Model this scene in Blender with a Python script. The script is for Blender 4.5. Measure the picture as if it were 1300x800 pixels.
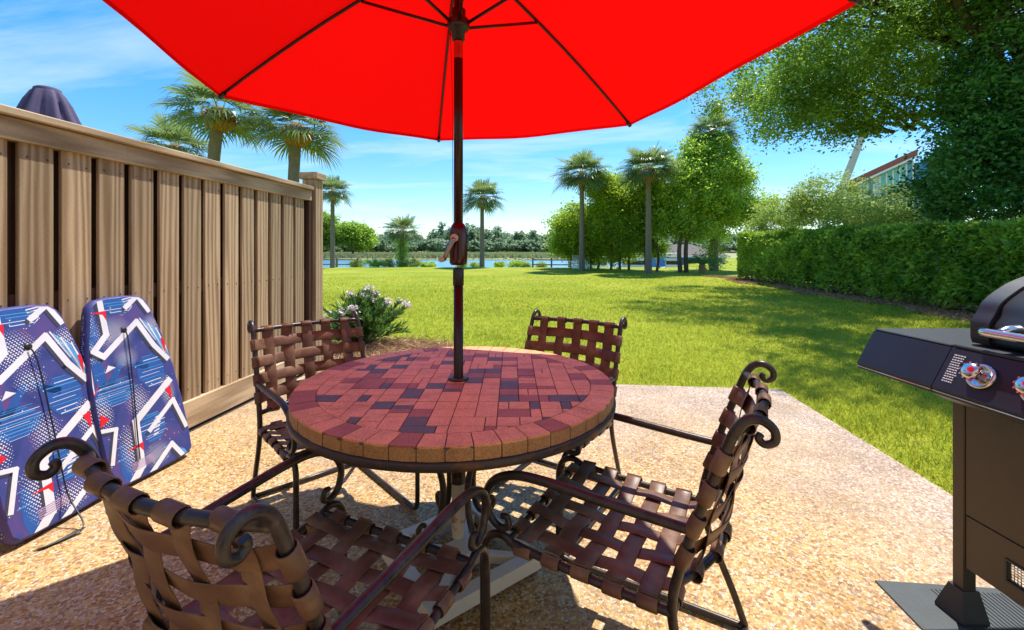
import bpy, math, random
import numpy as np
from mathutils import Vector, Matrix, noise
R = math.radians
rnd = random.Random(7)
rng = np.random.default_rng(11)
for o in list(bpy.data.objects): bpy.data.objects.remove(o)
SC = bpy.context.scene
COL = SC.collection

# ------------------------------------------------------------------ camera, sky, sun, exposure
A = R(5.508)                      # the camera looks 5.5 degrees left of the fence direction (+Y)
H = 1.25
cam = bpy.data.cameras.new('camera'); camo = bpy.data.objects.new('camera', cam); COL.objects.link(camo)
camo.location = (0, 0, H); camo.rotation_euler = (R(90), 0, A)
cam.lens = 560 / 1300 * 36; cam.sensor_width = 36; cam.shift_y = -82 / 1300
cam.clip_start = 0.02; cam.clip_end = 6000
SC.camera = camo

SUN_EL, SUN_AZ = R(65), R(31)     # azimuth from +Y towards +X
world = bpy.data.worlds.new('World'); SC.world = world; world.use_nodes = True
nt = world.node_tree; N = nt.nodes; L = nt.links
for n in list(N): N.remove(n)
out = N.new('ShaderNodeOutputWorld'); bg = N.new('ShaderNodeBackground'); bg.inputs['Strength'].default_value = 0.15
sky = N.new('ShaderNodeTexSky'); sky.sky_type = 'NISHITA'; sky.sun_disc = False
sky.sun_elevation = SUN_EL; sky.sun_rotation = SUN_AZ; sky.air_density = 1.0; sky.dust_density = 0.0; sky.ozone_density = 3.0; sky.altitude = 0
tc = N.new('ShaderNodeTexCoord'); sep = N.new('ShaderNodeSeparateXYZ'); L.new(tc.outputs['Generated'], sep.inputs[0])
def wm(op, a, b):
    n = N.new('ShaderNodeMath'); n.operation = op
    for i, v in enumerate((a, b)):
        if isinstance(v, (int, float)): n.inputs[i].default_value = v
        else: L.new(v, n.inputs[i])
    return n.outputs[0]
zz = wm('MAXIMUM', sep.outputs['Z'], 0.0); zc = wm('ADD', zz, 0.12)
cx = wm('DIVIDE', sep.outputs['X'], zc); cy = wm('DIVIDE', sep.outputs['Y'], zc)
cmb = N.new('ShaderNodeCombineXYZ'); L.new(cx, cmb.inputs[0]); L.new(cy, cmb.inputs[1])
mp = N.new('ShaderNodeMapping'); mp.inputs['Rotation'].default_value = (0, 0, R(-28)); mp.inputs['Scale'].default_value = (0.55, 1.5, 1); mp.inputs['Location'].default_value = (1.3, 0.4, 0)
L.new(cmb.outputs[0], mp.inputs[0])
nz = N.new('ShaderNodeTexNoise'); nz.inputs['Scale'].default_value = 1.1; nz.inputs['Detail'].default_value = 9; nz.inputs['Roughness'].default_value = 0.58; nz.inputs['Distortion'].default_value = 0.7
L.new(mp.outputs[0], nz.inputs['Vector'])
cr = N.new('ShaderNodeValToRGB'); cr.color_ramp.elements[0].position = 0.50; cr.color_ramp.elements[1].position = 0.85
cr.color_ramp.elements[0].color = (0, 0, 0, 1); cr.color_ramp.elements[1].color = (0.8, 0.8, 0.8, 1)
L.new(nz.outputs['Fac'], cr.inputs[0])
mixc = N.new('ShaderNodeMix'); mixc.data_type = 'RGBA'; L.new(cr.outputs[0], mixc.inputs[0])
hs = N.new('ShaderNodeHueSaturation'); hs.inputs['Saturation'].default_value = 1.36; hs.inputs['Value'].default_value = 1.0
hz = N.new('ShaderNodeMapRange'); hz.inputs[1].default_value = 0.0; hz.inputs[2].default_value = 0.45; hz.inputs[3].default_value = 0.62; hz.inputs[4].default_value = 0.95; L.new(zz, hz.inputs[0]); L.new(hz.outputs[0], hs.inputs['Value'])
L.new(sky.outputs[0], hs.inputs['Color']); L.new(hs.outputs[0], mixc.inputs[6]); mixc.inputs[7].default_value = (3.4, 3.9, 4.3, 1)
L.new(mixc.outputs[2], bg.inputs['Color']); L.new(bg.outputs[0], out.inputs[0])

sun = bpy.data.lights.new('sun', 'SUN'); sun.energy = 3.6; sun.angle = R(0.53); sun.color = (1, 0.95, 0.87)
suno = bpy.data.objects.new('sun', sun); COL.objects.link(suno)
sd = Vector((math.sin(SUN_AZ) * math.cos(SUN_EL), math.cos(SUN_AZ) * math.cos(SUN_EL), math.sin(SUN_EL)))
suno.rotation_euler = sd.to_track_quat('Z', 'Y').to_euler(); suno.location = (5, 5, 30)
SC.render.engine = 'CYCLES'
SC.view_settings.view_transform = 'Standard'; SC.view_settings.look = 'None'; SC.view_settings.gamma = 1
SC.view_settings.exposure = 0.95
SC.cycles.max_bounces = 6; SC.cycles.transparent_max_bounces = 6; SC.cycles.diffuse_bounces = 3; SC.cycles.glossy_bounces = 3

def W(u, d, z=0.0):               # metres right of / ahead of the viewpoint -> world
    return Vector((u * math.cos(A) - d * math.sin(A), u * math.sin(A) + d * math.cos(A), z))

# ------------------------------------------------------------------ materials
class NB:
    def __init__(s, name):
        s.m = bpy.data.materials.new(name); s.m.use_nodes = True
        s.N = s.m.node_tree.nodes; s.L = s.m.node_tree.links
        s.b = s.N['Principled BSDF']; s.out = s.N['Material Output']
    def n(s, t, **k):
        x = s.N.new(t)
        for a, v in k.items():
            if hasattr(x, a) and not a[0].isupper(): setattr(x, a, v)
            else: x.inputs[a.replace('_', ' ')].default_value = v
        return x
    def coord(s, kind='Object', scale=(1, 1, 1), rot=(0, 0, 0)):
        t = s.N.new('ShaderNodeTexCoord'); m = s.N.new('ShaderNodeMapping'); m.inputs['Scale'].default_value = scale; m.inputs['Rotation'].default_value = rot
        s.L.new(t.outputs[kind], m.inputs[0]); return m.outputs[0]
    def noise(s, vec, scale, detail=4, rough=0.55, dist=0):
        x = s.N.new('ShaderNodeTexNoise'); x.inputs['Scale'].default_value = scale; x.inputs['Detail'].default_value = detail
        x.inputs['Roughness'].default_value = rough; x.inputs['Distortion'].default_value = dist
        if vec: s.L.new(vec, x.inputs['Vector'])
        return x.outputs['Fac']
    def ramp(s, fac, stops):
        x = s.N.new('ShaderNodeValToRGB'); e = x.color_ramp.elements
        while len(e) < len(stops): e.new(0.5)
        for i, (p, c) in enumerate(stops): e[i].position = p; e[i].color = (*c, 1) if len(c) == 3 else c
        s.L.new(fac, x.inputs[0]); return x.outputs[0]
    def mix(s, fac, a, b, blend='MIX'):
        x = s.N.new('ShaderNodeMix'); x.data_type = 'RGBA'; x.blend_type = blend
        for i, v in ((0, fac), (6, a), (7, b)):
            if isinstance(v, (int, float)): x.inputs[i].default_value = v
            elif isinstance(v, tuple): x.inputs[i].default_value = (*v, 1) if len(v) == 3 else v
            else: s.L.new(v, x.inputs[i])
        return x.outputs[2]
    def bump(s, h, strength=0.3, dist=0.01, prev=None):
        x = s.N.new('ShaderNodeBump'); x.inputs['Strength'].default_value = strength; x.inputs['Distance'].default_value = dist
        s.L.new(h, x.inputs['Height'])
        if prev: s.L.new(prev, x.inputs['Normal'])
        return x.outputs[0]
    def set(s, **k):
        for a, v in k.items():
            i = s.b.inputs[a.replace('_', ' ')]
            if isinstance(v, (int, float)): i.default_value = v
            elif isinstance(v, tuple): i.default_value = (*v, 1) if len(v) == 3 else v
            else: s.L.new(v, i)
        return s

def simple(name, col, rough=0.5, metal=0.0, var=0.25, scale=12, bump=0.0, bscale=None, coat=0, spec=0.5):
    b = NB(name); v = b.coord()
    f = b.noise(v, scale, 5)
    c = b.mix(f, tuple(x * (1 - var) for x in col), tuple(min(1, x * (1 + var)) for x in col))
    b.set(Base_Color=c, Roughness=rough, Metallic=metal, Coat_Weight=coat, Specular_IOR_Level=spec)
    if bump: b.set(Normal=b.bump(b.noise(v, bscale or scale * 6, 4), bump, 0.005))
    return b.m

def leaf_mat(name, dark, light, trans=0.35, rough=0.5, tcol=None):
    b = NB(name)
    at = b.n('ShaderNodeAttribute', attribute_name='lv')
    oi = b.n('ShaderNodeObjectInfo')
    c = b.mix(at.outputs['Fac'], dark, light)
    hs = b.n('ShaderNodeHueSaturation'); b.L.new(c, hs.inputs['Color'])
    mr = b.n('ShaderNodeMapRange'); mr.inputs[3].default_value = 0.85; mr.inputs[4].default_value = 1.15
    b.L.new(oi.outputs['Random'], mr.inputs[0]); b.L.new(mr.outputs[0], hs.inputs['Value'])
    b.set(Base_Color=hs.outputs[0], Roughness=rough, Specular_IOR_Level=0.4)
    t = b.n('ShaderNodeBsdfTranslucent')
    tc_ = tcol or tuple(min(1, x * 1.6) for x in light)
    b.L.new(b.mix(0.5, hs.outputs[0], tc_), t.inputs[0])
    m = b.n('ShaderNodeMixShader'); m.inputs[0].default_value = trans
    b.L.new(b.b.outputs[0], m.inputs[1]); b.L.new(t.outputs[0], m.inputs[2]); b.L.new(m.outputs[0], b.out.inputs[0])
    return b.m

# ------------------------------------------------------------------ mesh building
class MB:
    def __init__(s): s.v = []; s.f = []; s.m = []; s.sm = []
    def add(s, vs, fs, mi=0, smooth=False):
        o = len(s.v); s.v += [tuple(p) for p in vs]
        for f in fs: s.f.append(tuple(o + i for i in f)); s.m.append(mi); s.sm.append(smooth)
        return s
    def box(s, x0, x1, y0, y1, z0, z1, mi=0, M=None, bev=0.0):
        if bev <= 0:
            vs = [Vector((x, y, z)) for x in (x0, x1) for y in (y0, y1) for z in (z0, z1)]
            if M: vs = [M @ p for p in vs]
            return s.add(vs, [(0, 1, 3, 2), (4, 6, 7, 5), (0, 4, 5, 1), (2, 3, 7, 6), (0, 2, 6, 4), (1, 5, 7, 3)], mi)
        b = min(bev, (x1 - x0) / 2.01, (y1 - y0) / 2.01, (z1 - z0) / 2.01)
        def ring(x0, x1, y0, y1, z):
            c = b if False else 0
            return [(x0, y0 + b, z), (x0 + b, y0, z), (x1 - b, y0, z), (x1, y0 + b, z), (x1, y1 - b, z), (x1 - b, y1, z), (x0 + b, y1, z), (x0, y1 - b, z)]
        rs = []
        r0 = [(x0 + b, y0 + b, z0), (x0 + b, y0 + b, z0), (x1 - b, y0 + b, z0), (x1 - b, y0 + b, z0), (x1 - b, y1 - b, z0), (x1 - b, y1 - b, z0), (x0 + b, y1 - b, z0), (x0 + b, y1 - b, z0)]
        vs = ring(x0, x1, y0, y1, z0 + b) + ring(x0, x1, y0, y1, z1 - b)
        cap0 = [(x0 + b, y0 + b, z0), (x1 - b, y0 + b, z0), (x1 - b, y1 - b, z0), (x0 + b, y1 - b, z0)]
        cap1 = [(p[0], p[1], z1) for p in cap0]
        vs = vs + cap0 + cap1
        fs = [(i, (i + 1) % 8, 8 + (i + 1) % 8, 8 + i) for i in range(8)]
        fs += [(16, 19, 18, 17), (20, 21, 22, 23)]
        for base, cap, fl in ((0, 16, True), (8, 20, False)):
            q = [(base + 1, base + 2, cap + 1, cap), (base + 3, base + 4, cap + 2, cap + 1), (base + 5, base + 6, cap + 3, cap + 2), (base + 7, base + 0, cap, cap + 3)]
            t = [(base + 0, base + 1, cap), (base + 2, base + 3, cap + 1), (base + 4, base + 5, cap + 2), (base + 6, base + 7, cap + 3)]
            for f in q + t: fs.append(tuple(reversed(f)) if fl else f)
        vs = [Vector(p) for p in vs]
        if M: vs = [M @ p for p in vs]
        return s.add(vs, fs, mi)
    def tube(s, pts, r, n=10, mi=0, sub=6, closed=False, flat=None, caps=True):
        P = [Vector(p) for p in pts]
        rr = list(r) if isinstance(r, (list, tuple)) else [r] * len(P)
        if sub > 1 and len(P) > 2:
            Q = []; Rr = []
            m = len(P); seg = m if closed else m - 1
            for i in range(seg):
                if closed: p0, p1, p2, p3 = P[(i - 1) % m], P[i], P[(i + 1) % m], P[(i + 2) % m]; ra, rb = rr[i], rr[(i + 1) % m]
                else: p0, p1, p2, p3 = P[max(i - 1, 0)], P[i], P[i + 1], P[min(i + 2, m - 1)]; ra, rb = rr[i], rr[i + 1]
                for k in range(sub):
                    t = k / sub
                    Q.append(0.5 * ((2 * p1) + (p2 - p0) * t + (2 * p0 - 5 * p1 + 4 * p2 - p3) * t * t + (3 * p1 - p0 - 3 * p2 + p3) * t ** 3)); Rr.append(ra + (rb - ra) * t)
            if not closed: Q.append(P[-1]); Rr.append(rr[-1])
            P, rr = Q, Rr
        m = len(P)
        up = None; vs = []
        for i in range(m):
            if closed: t = P[(i + 1) % m] - P[(i - 1) % m]
            else: t = P[min(i + 1, m - 1)] - P[max(i - 1, 0)]
            if t.length < 1e-9: t = Vector((0, 0, 1))
            t.normalize()
            if up is None:
                up = t.orthogonal().normalized() if flat is None else (Vector(flat) - t * t.dot(Vector(flat))).normalized()
            else:
                up = up - t * up.dot(t); up.normalize()
            sd_ = t.cross(up)
            for k in range(n):
                a = 2 * math.pi * k / n
                vs.append(P[i] + (up * math.cos(a) + sd_ * math.sin(a)) * rr[i])
        fs = []
        for i in range(m if closed else m - 1):
            j = (i + 1) % m
            for k in range(n):
                fs.append((i * n + k, i * n + (k + 1) % n, j * n + (k + 1) % n, j * n + k))
        s.add(vs, fs, mi, True)
        if caps and not closed:
            o = len(s.v) - len(vs)
            s.f.append(tuple(o + k for k in reversed(range(n)))); s.m.append(mi); s.sm.append(False)
            s.f.append(tuple(o + (m - 1) * n + k for k in range(n))); s.m.append(mi); s.sm.append(False)
        return s
    def lathe(s, prof, n=24, mi=0, M=None, smooth=True):
        vs = []; fs = []
        for (r, z) in prof:
            for k in range(n):
                a = 2 * math.pi * k / n; vs.append(Vector((r * math.cos(a), r * math.sin(a), z)))
        for i in range(len(prof) - 1):
            for k in range(n): fs.append((i * n + k, i * n + (k + 1) % n, (i + 1) * n + (k + 1) % n, (i + 1) * n + k))
        if M: vs = [M @ p for p in vs]
        return s.add(vs, fs, mi, smooth)
    def prism(s, poly, h0, h1, mi=0, M=None, smooth=False):   # poly in xy, extruded in z
        n = len(poly); vs = [Vector((x, y, h0)) for x, y in poly] + [Vector((x, y, h1)) for x, y in poly]
        if M: vs = [M @ p for p in vs]
        fs = [tuple(reversed(range(n))), tuple(range(n, 2 * n))] + [(i, (i + 1) % n, n + (i + 1) % n, n + i) for i in range(n)]
        return s.add(vs, fs, mi, smooth)
    def ribbon(s, pts, wid, nor, w, t=0.003, mi=0):            # strap: path, width dirs, normals
        vs = []; m = len(pts)
        for p, a, b in zip(pts, wid, nor):
            a = a.normalized() * w / 2; b = b.normalized() * t / 2
            vs += [p - a - b * .3, p - a * .9 + b, p + a * .9 + b, p + a - b * .3, p + a * .9 - b, p - a * .9 - b]
        fs = [(i * 6 + k, i * 6 + (k + 1) % 6, (i + 1) * 6 + (k + 1) % 6, (i + 1) * 6 + k) for i in range(m - 1) for k in range(6)]
        fs += [tuple(range(6)), tuple((m - 1) * 6 + k for k in reversed(range(6)))]
        return s.add(vs, fs, mi, True)
    def build(s, name, mats, parent=None, loc=None, rot=None):
        me = bpy.data.meshes.new(name); me.from_pydata(s.v, [], s.f)
        if not isinstance(mats, (list, tuple)): mats = [mats]
        for m in mats: me.materials.append(m)
        me.polygons.foreach_set('material_index', s.m); me.polygons.foreach_set('use_smooth', s.sm)
        me.update()
        o = bpy.data.objects.new(name, me); COL.objects.link(o)
        if parent: o.parent = parent
        if loc: o.location = loc
        if rot: o.rotation_euler = rot
        return o

def recalc(o):
    import bmesh
    b = bmesh.new(); b.from_mesh(o.data); bmesh.ops.recalc_face_normals(b, faces=b.faces); b.to_mesh(o.data); b.free()
def tag(o, label=None, cat=None, group=None, kind=None):
    if label: o['label'] = label
    if cat: o['category'] = cat
    if group: o['group'] = group
    if kind: o['kind'] = kind
    return o
def thing(name, label, cat, loc=(0, 0, 0), rz=0, group=None):
    o = bpy.data.objects.new(name, None); o.empty_display_size = 0.1; COL.objects.link(o)
    o.location = loc; o.rotation_euler = (0, 0, rz); return tag(o, label, cat, group)
def copy_tree(o, parent=None):
    c = o.copy(); COL.objects.link(c); c.parent = parent
    for ch in list(o.children): copy_tree(ch, c)
    return c

def leaf_mesh(name, P, size, mat, parent=None, up=0.12, ratio=0.5, dirs=None, lv=None, sizevar=0.35, droop=0.0, loc=None):
    """a mesh of many small folded leaves, one at each point of P"""
    P = np.asarray(P, float); n = len(P)
    if dirs is None:
        d = rng.normal(size=(n, 3)); d[:, 2] = d[:, 2] * 0.6 - droop
    else: d = np.asarray(dirs, float) + rng.normal(size=(n, 3)) * 0.25
    d /= np.linalg.norm(d, axis=1)[:, None]
    q = rng.normal(size=(n, 3)); q[:, 2] += up * 3
    nn = q - d * (q * d).sum(1)[:, None]; nn /= np.linalg.norm(nn, axis=1)[:, None]
    s = np.cross(d, nn)
    ln = size * (1 + rng.uniform(-sizevar, sizevar, n))[:, None]
    w = ln * ratio * 0.5
    V = np.empty((n, 4, 3))
    V[:, 0] = P; V[:, 1] = P + d * ln * 0.45 + s * w + nn * w * 0.35; V[:, 2] = P + d * ln - nn * w * 0.3; V[:, 3] = P + d * ln * 0.45 - s * w + nn * w * 0.35
    me = bpy.data.meshes.new(name); me.vertices.add(4 * n); me.vertices.foreach_set('co', V.reshape(-1))
    F = (np.arange(n)[:, None] * 4 + np.array([0, 1, 2, 0, 2, 3])[None, :]).reshape(-1)
    me.loops.add(6 * n); me.loops.foreach_set('vertex_index', F)
    me.polygons.add(2 * n); me.polygons.foreach_set('loop_start', np.arange(0, 6 * n, 3))
    try: me.polygons.foreach_set('loop_total', np.full(2 * n, 3))
    except Exception: pass
    if lv is None: lv = rng.uniform(0, 1, n)
    at = me.attributes.new('lv', 'FLOAT', 'FACE'); at.data.foreach_set('value', np.repeat(lv, 2))
    me.materials.append(mat); me.update(); me.validate()
    o = bpy.data.objects.new(name, me); COL.objects.link(o)
    if parent: o.parent = parent
    if loc: o.location = loc
    return o

def crown_points(blobs, clumps, per, cr, shell=0.6, flat=0.6):
    """clump centres inside ellipsoids (x,y,z,rx,ry,rz) and leaf points around them"""
    vol = np.array([(b[3] * b[4] * b[5]) ** 0.67 for b in blobs]); vol /= vol.sum()
    C = []; P = []; LV = []
    for _ in range(clumps):
        b = blobs[rng.choice(len(blobs), p=vol)]
        v = rng.normal(size=3); v /= np.linalg.norm(v); r = shell + (1 - shell) * rng.random() ** 0.5
        if rng.random() < 0.2: r *= rng.random()
        if v[2] < 0: v[2] *= 0.8
        c = np.array(b[:3]) + v * np.array(b[3:6]) * r
        C.append(c); k = int(per * rng.uniform(0.5, 1.5)); s = cr * rng.uniform(0.6, 1.4)
        g = rng.normal(size=(k, 3)) * s * np.array([1, 1, flat]); P.append(c + g)
        LV.append(np.clip(rng.uniform(0, 1) * 0.6 + rng.uniform(0, 0.4, k), 0, 1))
    return np.array(C), np.concatenate(P), np.concatenate(LV)

def limbs(mb, root, targets, r0, r1=0.012, sag=0.15, n=6):
    for t in targets:
        t = Vector(t); d = t - root
        a = root + d * 0.35 + Vector((rnd.uniform(-.1, .1), rnd.uniform(-.1, .1), sag)) * d.length * 0.5
        b = root + d * 0.7 + Vector((rnd.uniform(-.1, .1), rnd.uniform(-.1, .1), rnd.uniform(0, .12))) * d.length
        mb.tube([root, a, b, t], [r0, r0 * .6, r0 * .3, r1], n, sub=3)

# ================================================================== materials used
def patio_mat():
    b = NB('exposed_aggregate'); v = b.coord()
    big = b.noise(v, 0.9, 4, 0.6); mid = b.noise(v, 5.0, 4, 0.6)
    vo = b.n('ShaderNodeTexVoronoi', feature='F1', Scale=98.0, Randomness=1.0); b.L.new(v, vo.inputs['Vector'])
    vo2 = b.n('ShaderNodeTexVoronoi', feature='DISTANCE_TO_EDGE', Scale=98.0, Randomness=1.0); b.L.new(v, vo2.inputs['Vector'])
    sp = b.n('ShaderNodeSeparateColor'); b.L.new(vo.outputs['Color'], sp.inputs[0])
    peb = b.ramp(sp.outputs[0], [(0, (.26, .13, .055)), (.2, (.46, .24, .075)), (.45, (.62, .38, .11)), (.7, (.66, .47, .20)), (.88, (.74, .63, .42)), (1, (.38, .27, .20))])
    peb2 = b.ramp(sp.outputs[1], [(0, (.30, .18, .13)), (.35, (.46, .32, .22)), (.7, (.60, .46, .35)), (1, (.72, .64, .54))])
    g = b.ramp(b.mix(0.4, big, mid), [(.44, (0, 0, 0)), (.66, (1, 1, 1))])
    # the far and right-hand margins are paler and pinker
    sepx = b.n('ShaderNodeSeparateXYZ'); b.L.new(v, sepx.inputs[0])
    def edge(o, lo, hi):
        m = b.n('ShaderNodeMapRange'); m.inputs[1].default_value = lo; m.inputs[2].default_value = hi; b.L.new(o, m.inputs[0]); return m.outputs[0]
    mx = b.n('ShaderNodeMath', operation='MAXIMUM'); b.L.new(edge(sepx.outputs[0], 1.0, 2.0), mx.inputs[0]); b.L.new(edge(sepx.outputs[1], 2.6, 4.0), mx.inputs[1])
    mm = b.n('ShaderNodeMath', operation='MULTIPLY_ADD', use_clamp=True); b.L.new(mx.outputs[0], mm.inputs[0]); mm.inputs[1].default_value = 0.75
    hg = b.n('ShaderNodeMath', operation='MULTIPLY'); b.L.new(g, hg.inputs[0]); hg.inputs[1].default_value = 0.4; b.L.new(hg.outputs[0], mm.inputs[2])
    c = b.mix(mm.outputs[0], peb, peb2)
    e = b.ramp(vo2.outputs['Distance'], [(0.0, (.62, .58, .55)), (.12, (1, 1, 1))])
    c = b.mix(1.0, c, e, 'MULTIPLY')
    dirt = b.ramp(b.noise(v, 2.3, 6, 0.7), [(.38, (.74, .72, .72)), (.55, (1, 1, 1))])
    c = b.mix(0.8, c, dirt, 'MULTIPLY')
    h = b.ramp(vo2.outputs['Distance'], [(0, (0, 0, 0)), (.35, (1, 1, 1))])
    b.set(Base_Color=c, Roughness=0.6, Specular_IOR_Level=0.35, Normal=b.bump(h, 0.4, 0.003)); return b.m
def lawn_mat():
    b = NB('lawn_ground'); v = b.coord()
    f1 = b.noise(v, 0.35, 5, 0.6); f2 = b.noise(v, 3.0, 6, 0.7); f3 = b.noise(v, 40, 4, 0.7)
    c = b.ramp(b.mix(0.5, f1, f2), [(.36, (.19, .25, .016)), (.5, (.29, .33, .025)), (.64, (.42, .40, .055))])
    c = b.mix(0.45, c, b.ramp(f3, [(.3, (.35, .35, .35)), (.7, (1.4, 1.4, 1.4))]), 'MULTIPLY')
    b.set(Base_Color=c, Roughness=0.9, Specular_IOR_Level=0.1, Normal=b.bump(f3, 0.5, 0.03)); return b.m
def wood_mat(name, dark, light, gscale=(9, 9, 0.55)):
    b = NB(name); v = b.coord('Object', gscale)
    oi = b.n('ShaderNodeObjectInfo')
    ad = b.n('ShaderNodeVectorMath', operation='ADD'); mu = b.n('ShaderNodeVectorMath', operation='MULTIPLY'); mu.inputs[1].default_value = (17, 31, 47)
    b.L.new(oi.outputs['Random'], mu.inputs[0]); b.L.new(v, ad.inputs[0]); b.L.new(mu.outputs[0], ad.inputs[1])
    v = ad.outputs[0]
    w = b.n('ShaderNodeTexWave', wave_type='BANDS', bands_direction='Y'); w.inputs['Scale'].default_value = .8; w.inputs['Distortion'].default_value = 13.0; w.inputs['Detail'].default_value = 3; w.inputs['Detail Scale'].default_value = 0.8
    b.L.new(v, w.inputs['Vector'])
    n1 = b.noise(v, 2.2, 6, 0.65)
    v2 = b.coord('Object', (60, 60, 260)); saw = b.noise(v2, 1.0, 3, 0.6)
    c = b.ramp(b.mix(0.6, w.outputs['Fac'], n1), [(.2, dark), (.75, light)])
    c = b.mix(0.25, c, b.ramp(saw, [(.35, (.6, .6, .6)), (.65, (1.2, 1.2, 1.2))]), 'MULTIPLY')
    mr = b.n('ShaderNodeMapRange'); mr.inputs[3].default_value = 0.74; mr.inputs[4].default_value = 1.16; b.L.new(oi.outputs['Random'], mr.inputs[0])
    hs = b.n('ShaderNodeHueSaturation'); b.L.new(c, hs.inputs['Color']); b.L.new(mr.outputs[0], hs.inputs['Value'])
    b.set(Base_Color=hs.outputs[0], Roughness=0.8, Specular_IOR_Level=0.2)
    p = b.bump(saw, 0.35, 0.002); b.set(Normal=b.bump(w.outputs['Fac'], 0.25, 0.003, p)); return b.m
def canopy_mat():
    b = NB('red_canopy_fabric'); v = b.coord('Object', (1, 1, 1))
    wv = b.noise(v, 260, 2); c = b.mix(wv, (.80, .004, .003), (.88, .006, .004))
    b.set(Base_Color=c, Roughness=0.75, Specular_IOR_Level=0.0)
    t = b.n('ShaderNodeBsdfTranslucent'); t.inputs[0].default_value = (0.95, 0.004, 0.003, 1)
    m = b.n('ShaderNodeMixShader'); m.inputs[0].default_value = 0.34
    b.L.new(b.b.outputs[0], m.inputs[1]); b.L.new(t.outputs[0], m.inputs[2]); b.L.new(m.outputs[0], b.out.inputs[0]); return b.m
def brick_mat(name, base, var=0.3):
    b = NB(name); v = b.coord()
    n1 = b.noise(v, 14, 5, .6); n2 = b.noise(v, 190, 3, .6)
    c = b.mix(n1, tuple(x * (1 - var) for x in base), tuple(x * (1 + var) for x in base))
    c = b.mix(0.55, c, b.ramp(n2, [(.3, (.45, .45, .45)), (.5, (1, 1, 1)), (.72, (1.5, 1.5, 1.5))]), 'MULTIPLY')
    st = b.ramp(b.noise(v, 6, 5, .7), [(.3, (.6, .55, .55)), (.5, (1, 1, 1))]); c = b.mix(.6, c, st, 'MULTIPLY')
    b.set(Base_Color=c, Roughness=0.62, Specular_IOR_Level=0.4, Normal=b.bump(n2, 0.35, 0.003)); return b.m
def strap_mat():
    b = NB('vinyl_strap'); v = b.coord()
    n1 = b.noise(v, 9, 5, .6); n2 = b.noise(v, 140, 3, .5)
    c = b.ramp(n1, [(.3, (.090, .038, .022)), (.5, (.150, .075, .042)), (.72, (.27, .165, .095))])
    b.set(Base_Color=c, Roughness=b.ramp(n1, [(.3, (.32,) * 3), (.7, (.55,) * 3)]), Specular_IOR_Level=0.4, Normal=b.bump(n2, 0.12, 0.002)); return b.m
def frame_mat():
    b = NB('bronze_tube'); v = b.coord()
    n1 = b.noise(v, 22, 6, .7)
    c = b.ramp(n1, [(.35, (.028, .020, .018)), (.6, (.06, .046, .042)), (.78, (.14, .11, .10))])
    b.set(Base_Color=c, Metallic=0.35, Roughness=b.ramp(n1, [(.3, (.24,) * 3), (.8, (.5,) * 3)]), Normal=b.bump(b.noise(v, 160, 3), .08, .002)); return b.m
def rusty(name, base, amt=(.62, .7), rust=(.16, .05, .015), rough=.5):
    b = NB(name); v = b.coord(); n1 = b.noise(v, 14, 7, .75)
    f = b.ramp(n1, [(amt[0], (0, 0, 0)), (amt[1], (1, 1, 1))])
    b.set(Base_Color=b.mix(f, base, rust), Roughness=rough, Normal=b.bump(n1, .3, .004)); return b.m
def water_mat():
    b = NB('water'); v = b.coord('Object', (1, 0.35, 1))
    n1 = b.noise(v, 1.2, 6, .6)
    b.set(Base_Color=b.ramp(b.noise(v, .03, 3), [(.3, (.09, .27, .40)), (.7, (.14, .34, .47))]), Roughness=0.25, Specular_IOR_Level=0.3, Normal=b.bump(n1, .6, .12)); return b.m
M = {}
M['patio'] = patio_mat(); M['lawn'] = lawn_mat(); M['canopy'] = canopy_mat(); M['strap'] = strap_mat(); M['frame'] = frame_mat(); M['water'] = water_mat()
M['fence'] = wood_mat('fence_wood', (.26, .165, .085), (.60, .44, .265))
M['fence_h'] = wood_mat('fence_rail_wood', (.32, .22, .125), (.64, .48, .295), (9, 0.55, 9))
M['fence_shade'] = wood_mat('fence_wood_shade', (.05, .026, .016), (.11, .058, .036))  # fence wood darkened: the shade in the board gaps is put into the colour
M['brick_red'] = brick_mat('paver_red', (.82, .36, .16)); M['brick_maroon'] = brick_mat('paver_maroon', (.42, .135, .075)); M['brick_slate'] = brick_mat('paver_slate', (.15, .115, .105))
M['brick_edge'] = brick_mat('paver_worn_edge', (.46, .23, .09)); M['grout'] = simple('grout', (.12, .08, .065), .9, var=.4, scale=60)
M['table_ring'] = rusty('table_ring_metal', (.045, .035, .03), (.5, .62), (.15, .055, .02), .5)
M['white_base'] = rusty('white_painted_wood', (.72, .70, .62), (.66, .71), (.22, .10, .04), .55)
M['pole'] = simple('dark_pole', (.030, .012, .012), .28, .3, .3, 6)
M['black_plastic'] = simple('black_plastic', (.02, .018, .02), .35, 0, .3, 30)
M['chrome'] = simple('chrome', (.66, .62, .60), .20, 1.0, .1, 10)
M['red_label'] = simple('red_label', (.62, .02, .02), .4)
M['grill_black'] = simple('grill_black_enamel', (.030, .034, .040), .46, .2, .3, 24, .06, 240, spec=.5)
M['grill_panel'] = simple('grill_panel_glossy', (.018, .022, .030), .42, .1, .2, 10, spec=.35)
M['grill_door'] = simple('grill_door_brown', (.062, .052, .038), .42, .2, .15, 20)
M['steel'] = simple('brushed_steel', (.55, .55, .56), .3, .9, .15, 30)
M['white_print'] = simple('white_print', (.8, .8, .78), .5, 0, .05)
M['rubber'] = simple('rubber_mat', (.040, .050, .053), .55, 0, .3, 12, .2, 90)
M['bark'] = simple('bark', (.115, .085, .06), .9, 0, .45, 9, .8, 22)
M['palm_bark'] = simple('palm_trunk_bark', (.20, .165, .125), .9, 0, .35, 8, .9, 14)
M['boots'] = simple('palm_leaf_bases', (.30, .17, .075), .85, 0, .5, 14, .8, 30)
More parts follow.
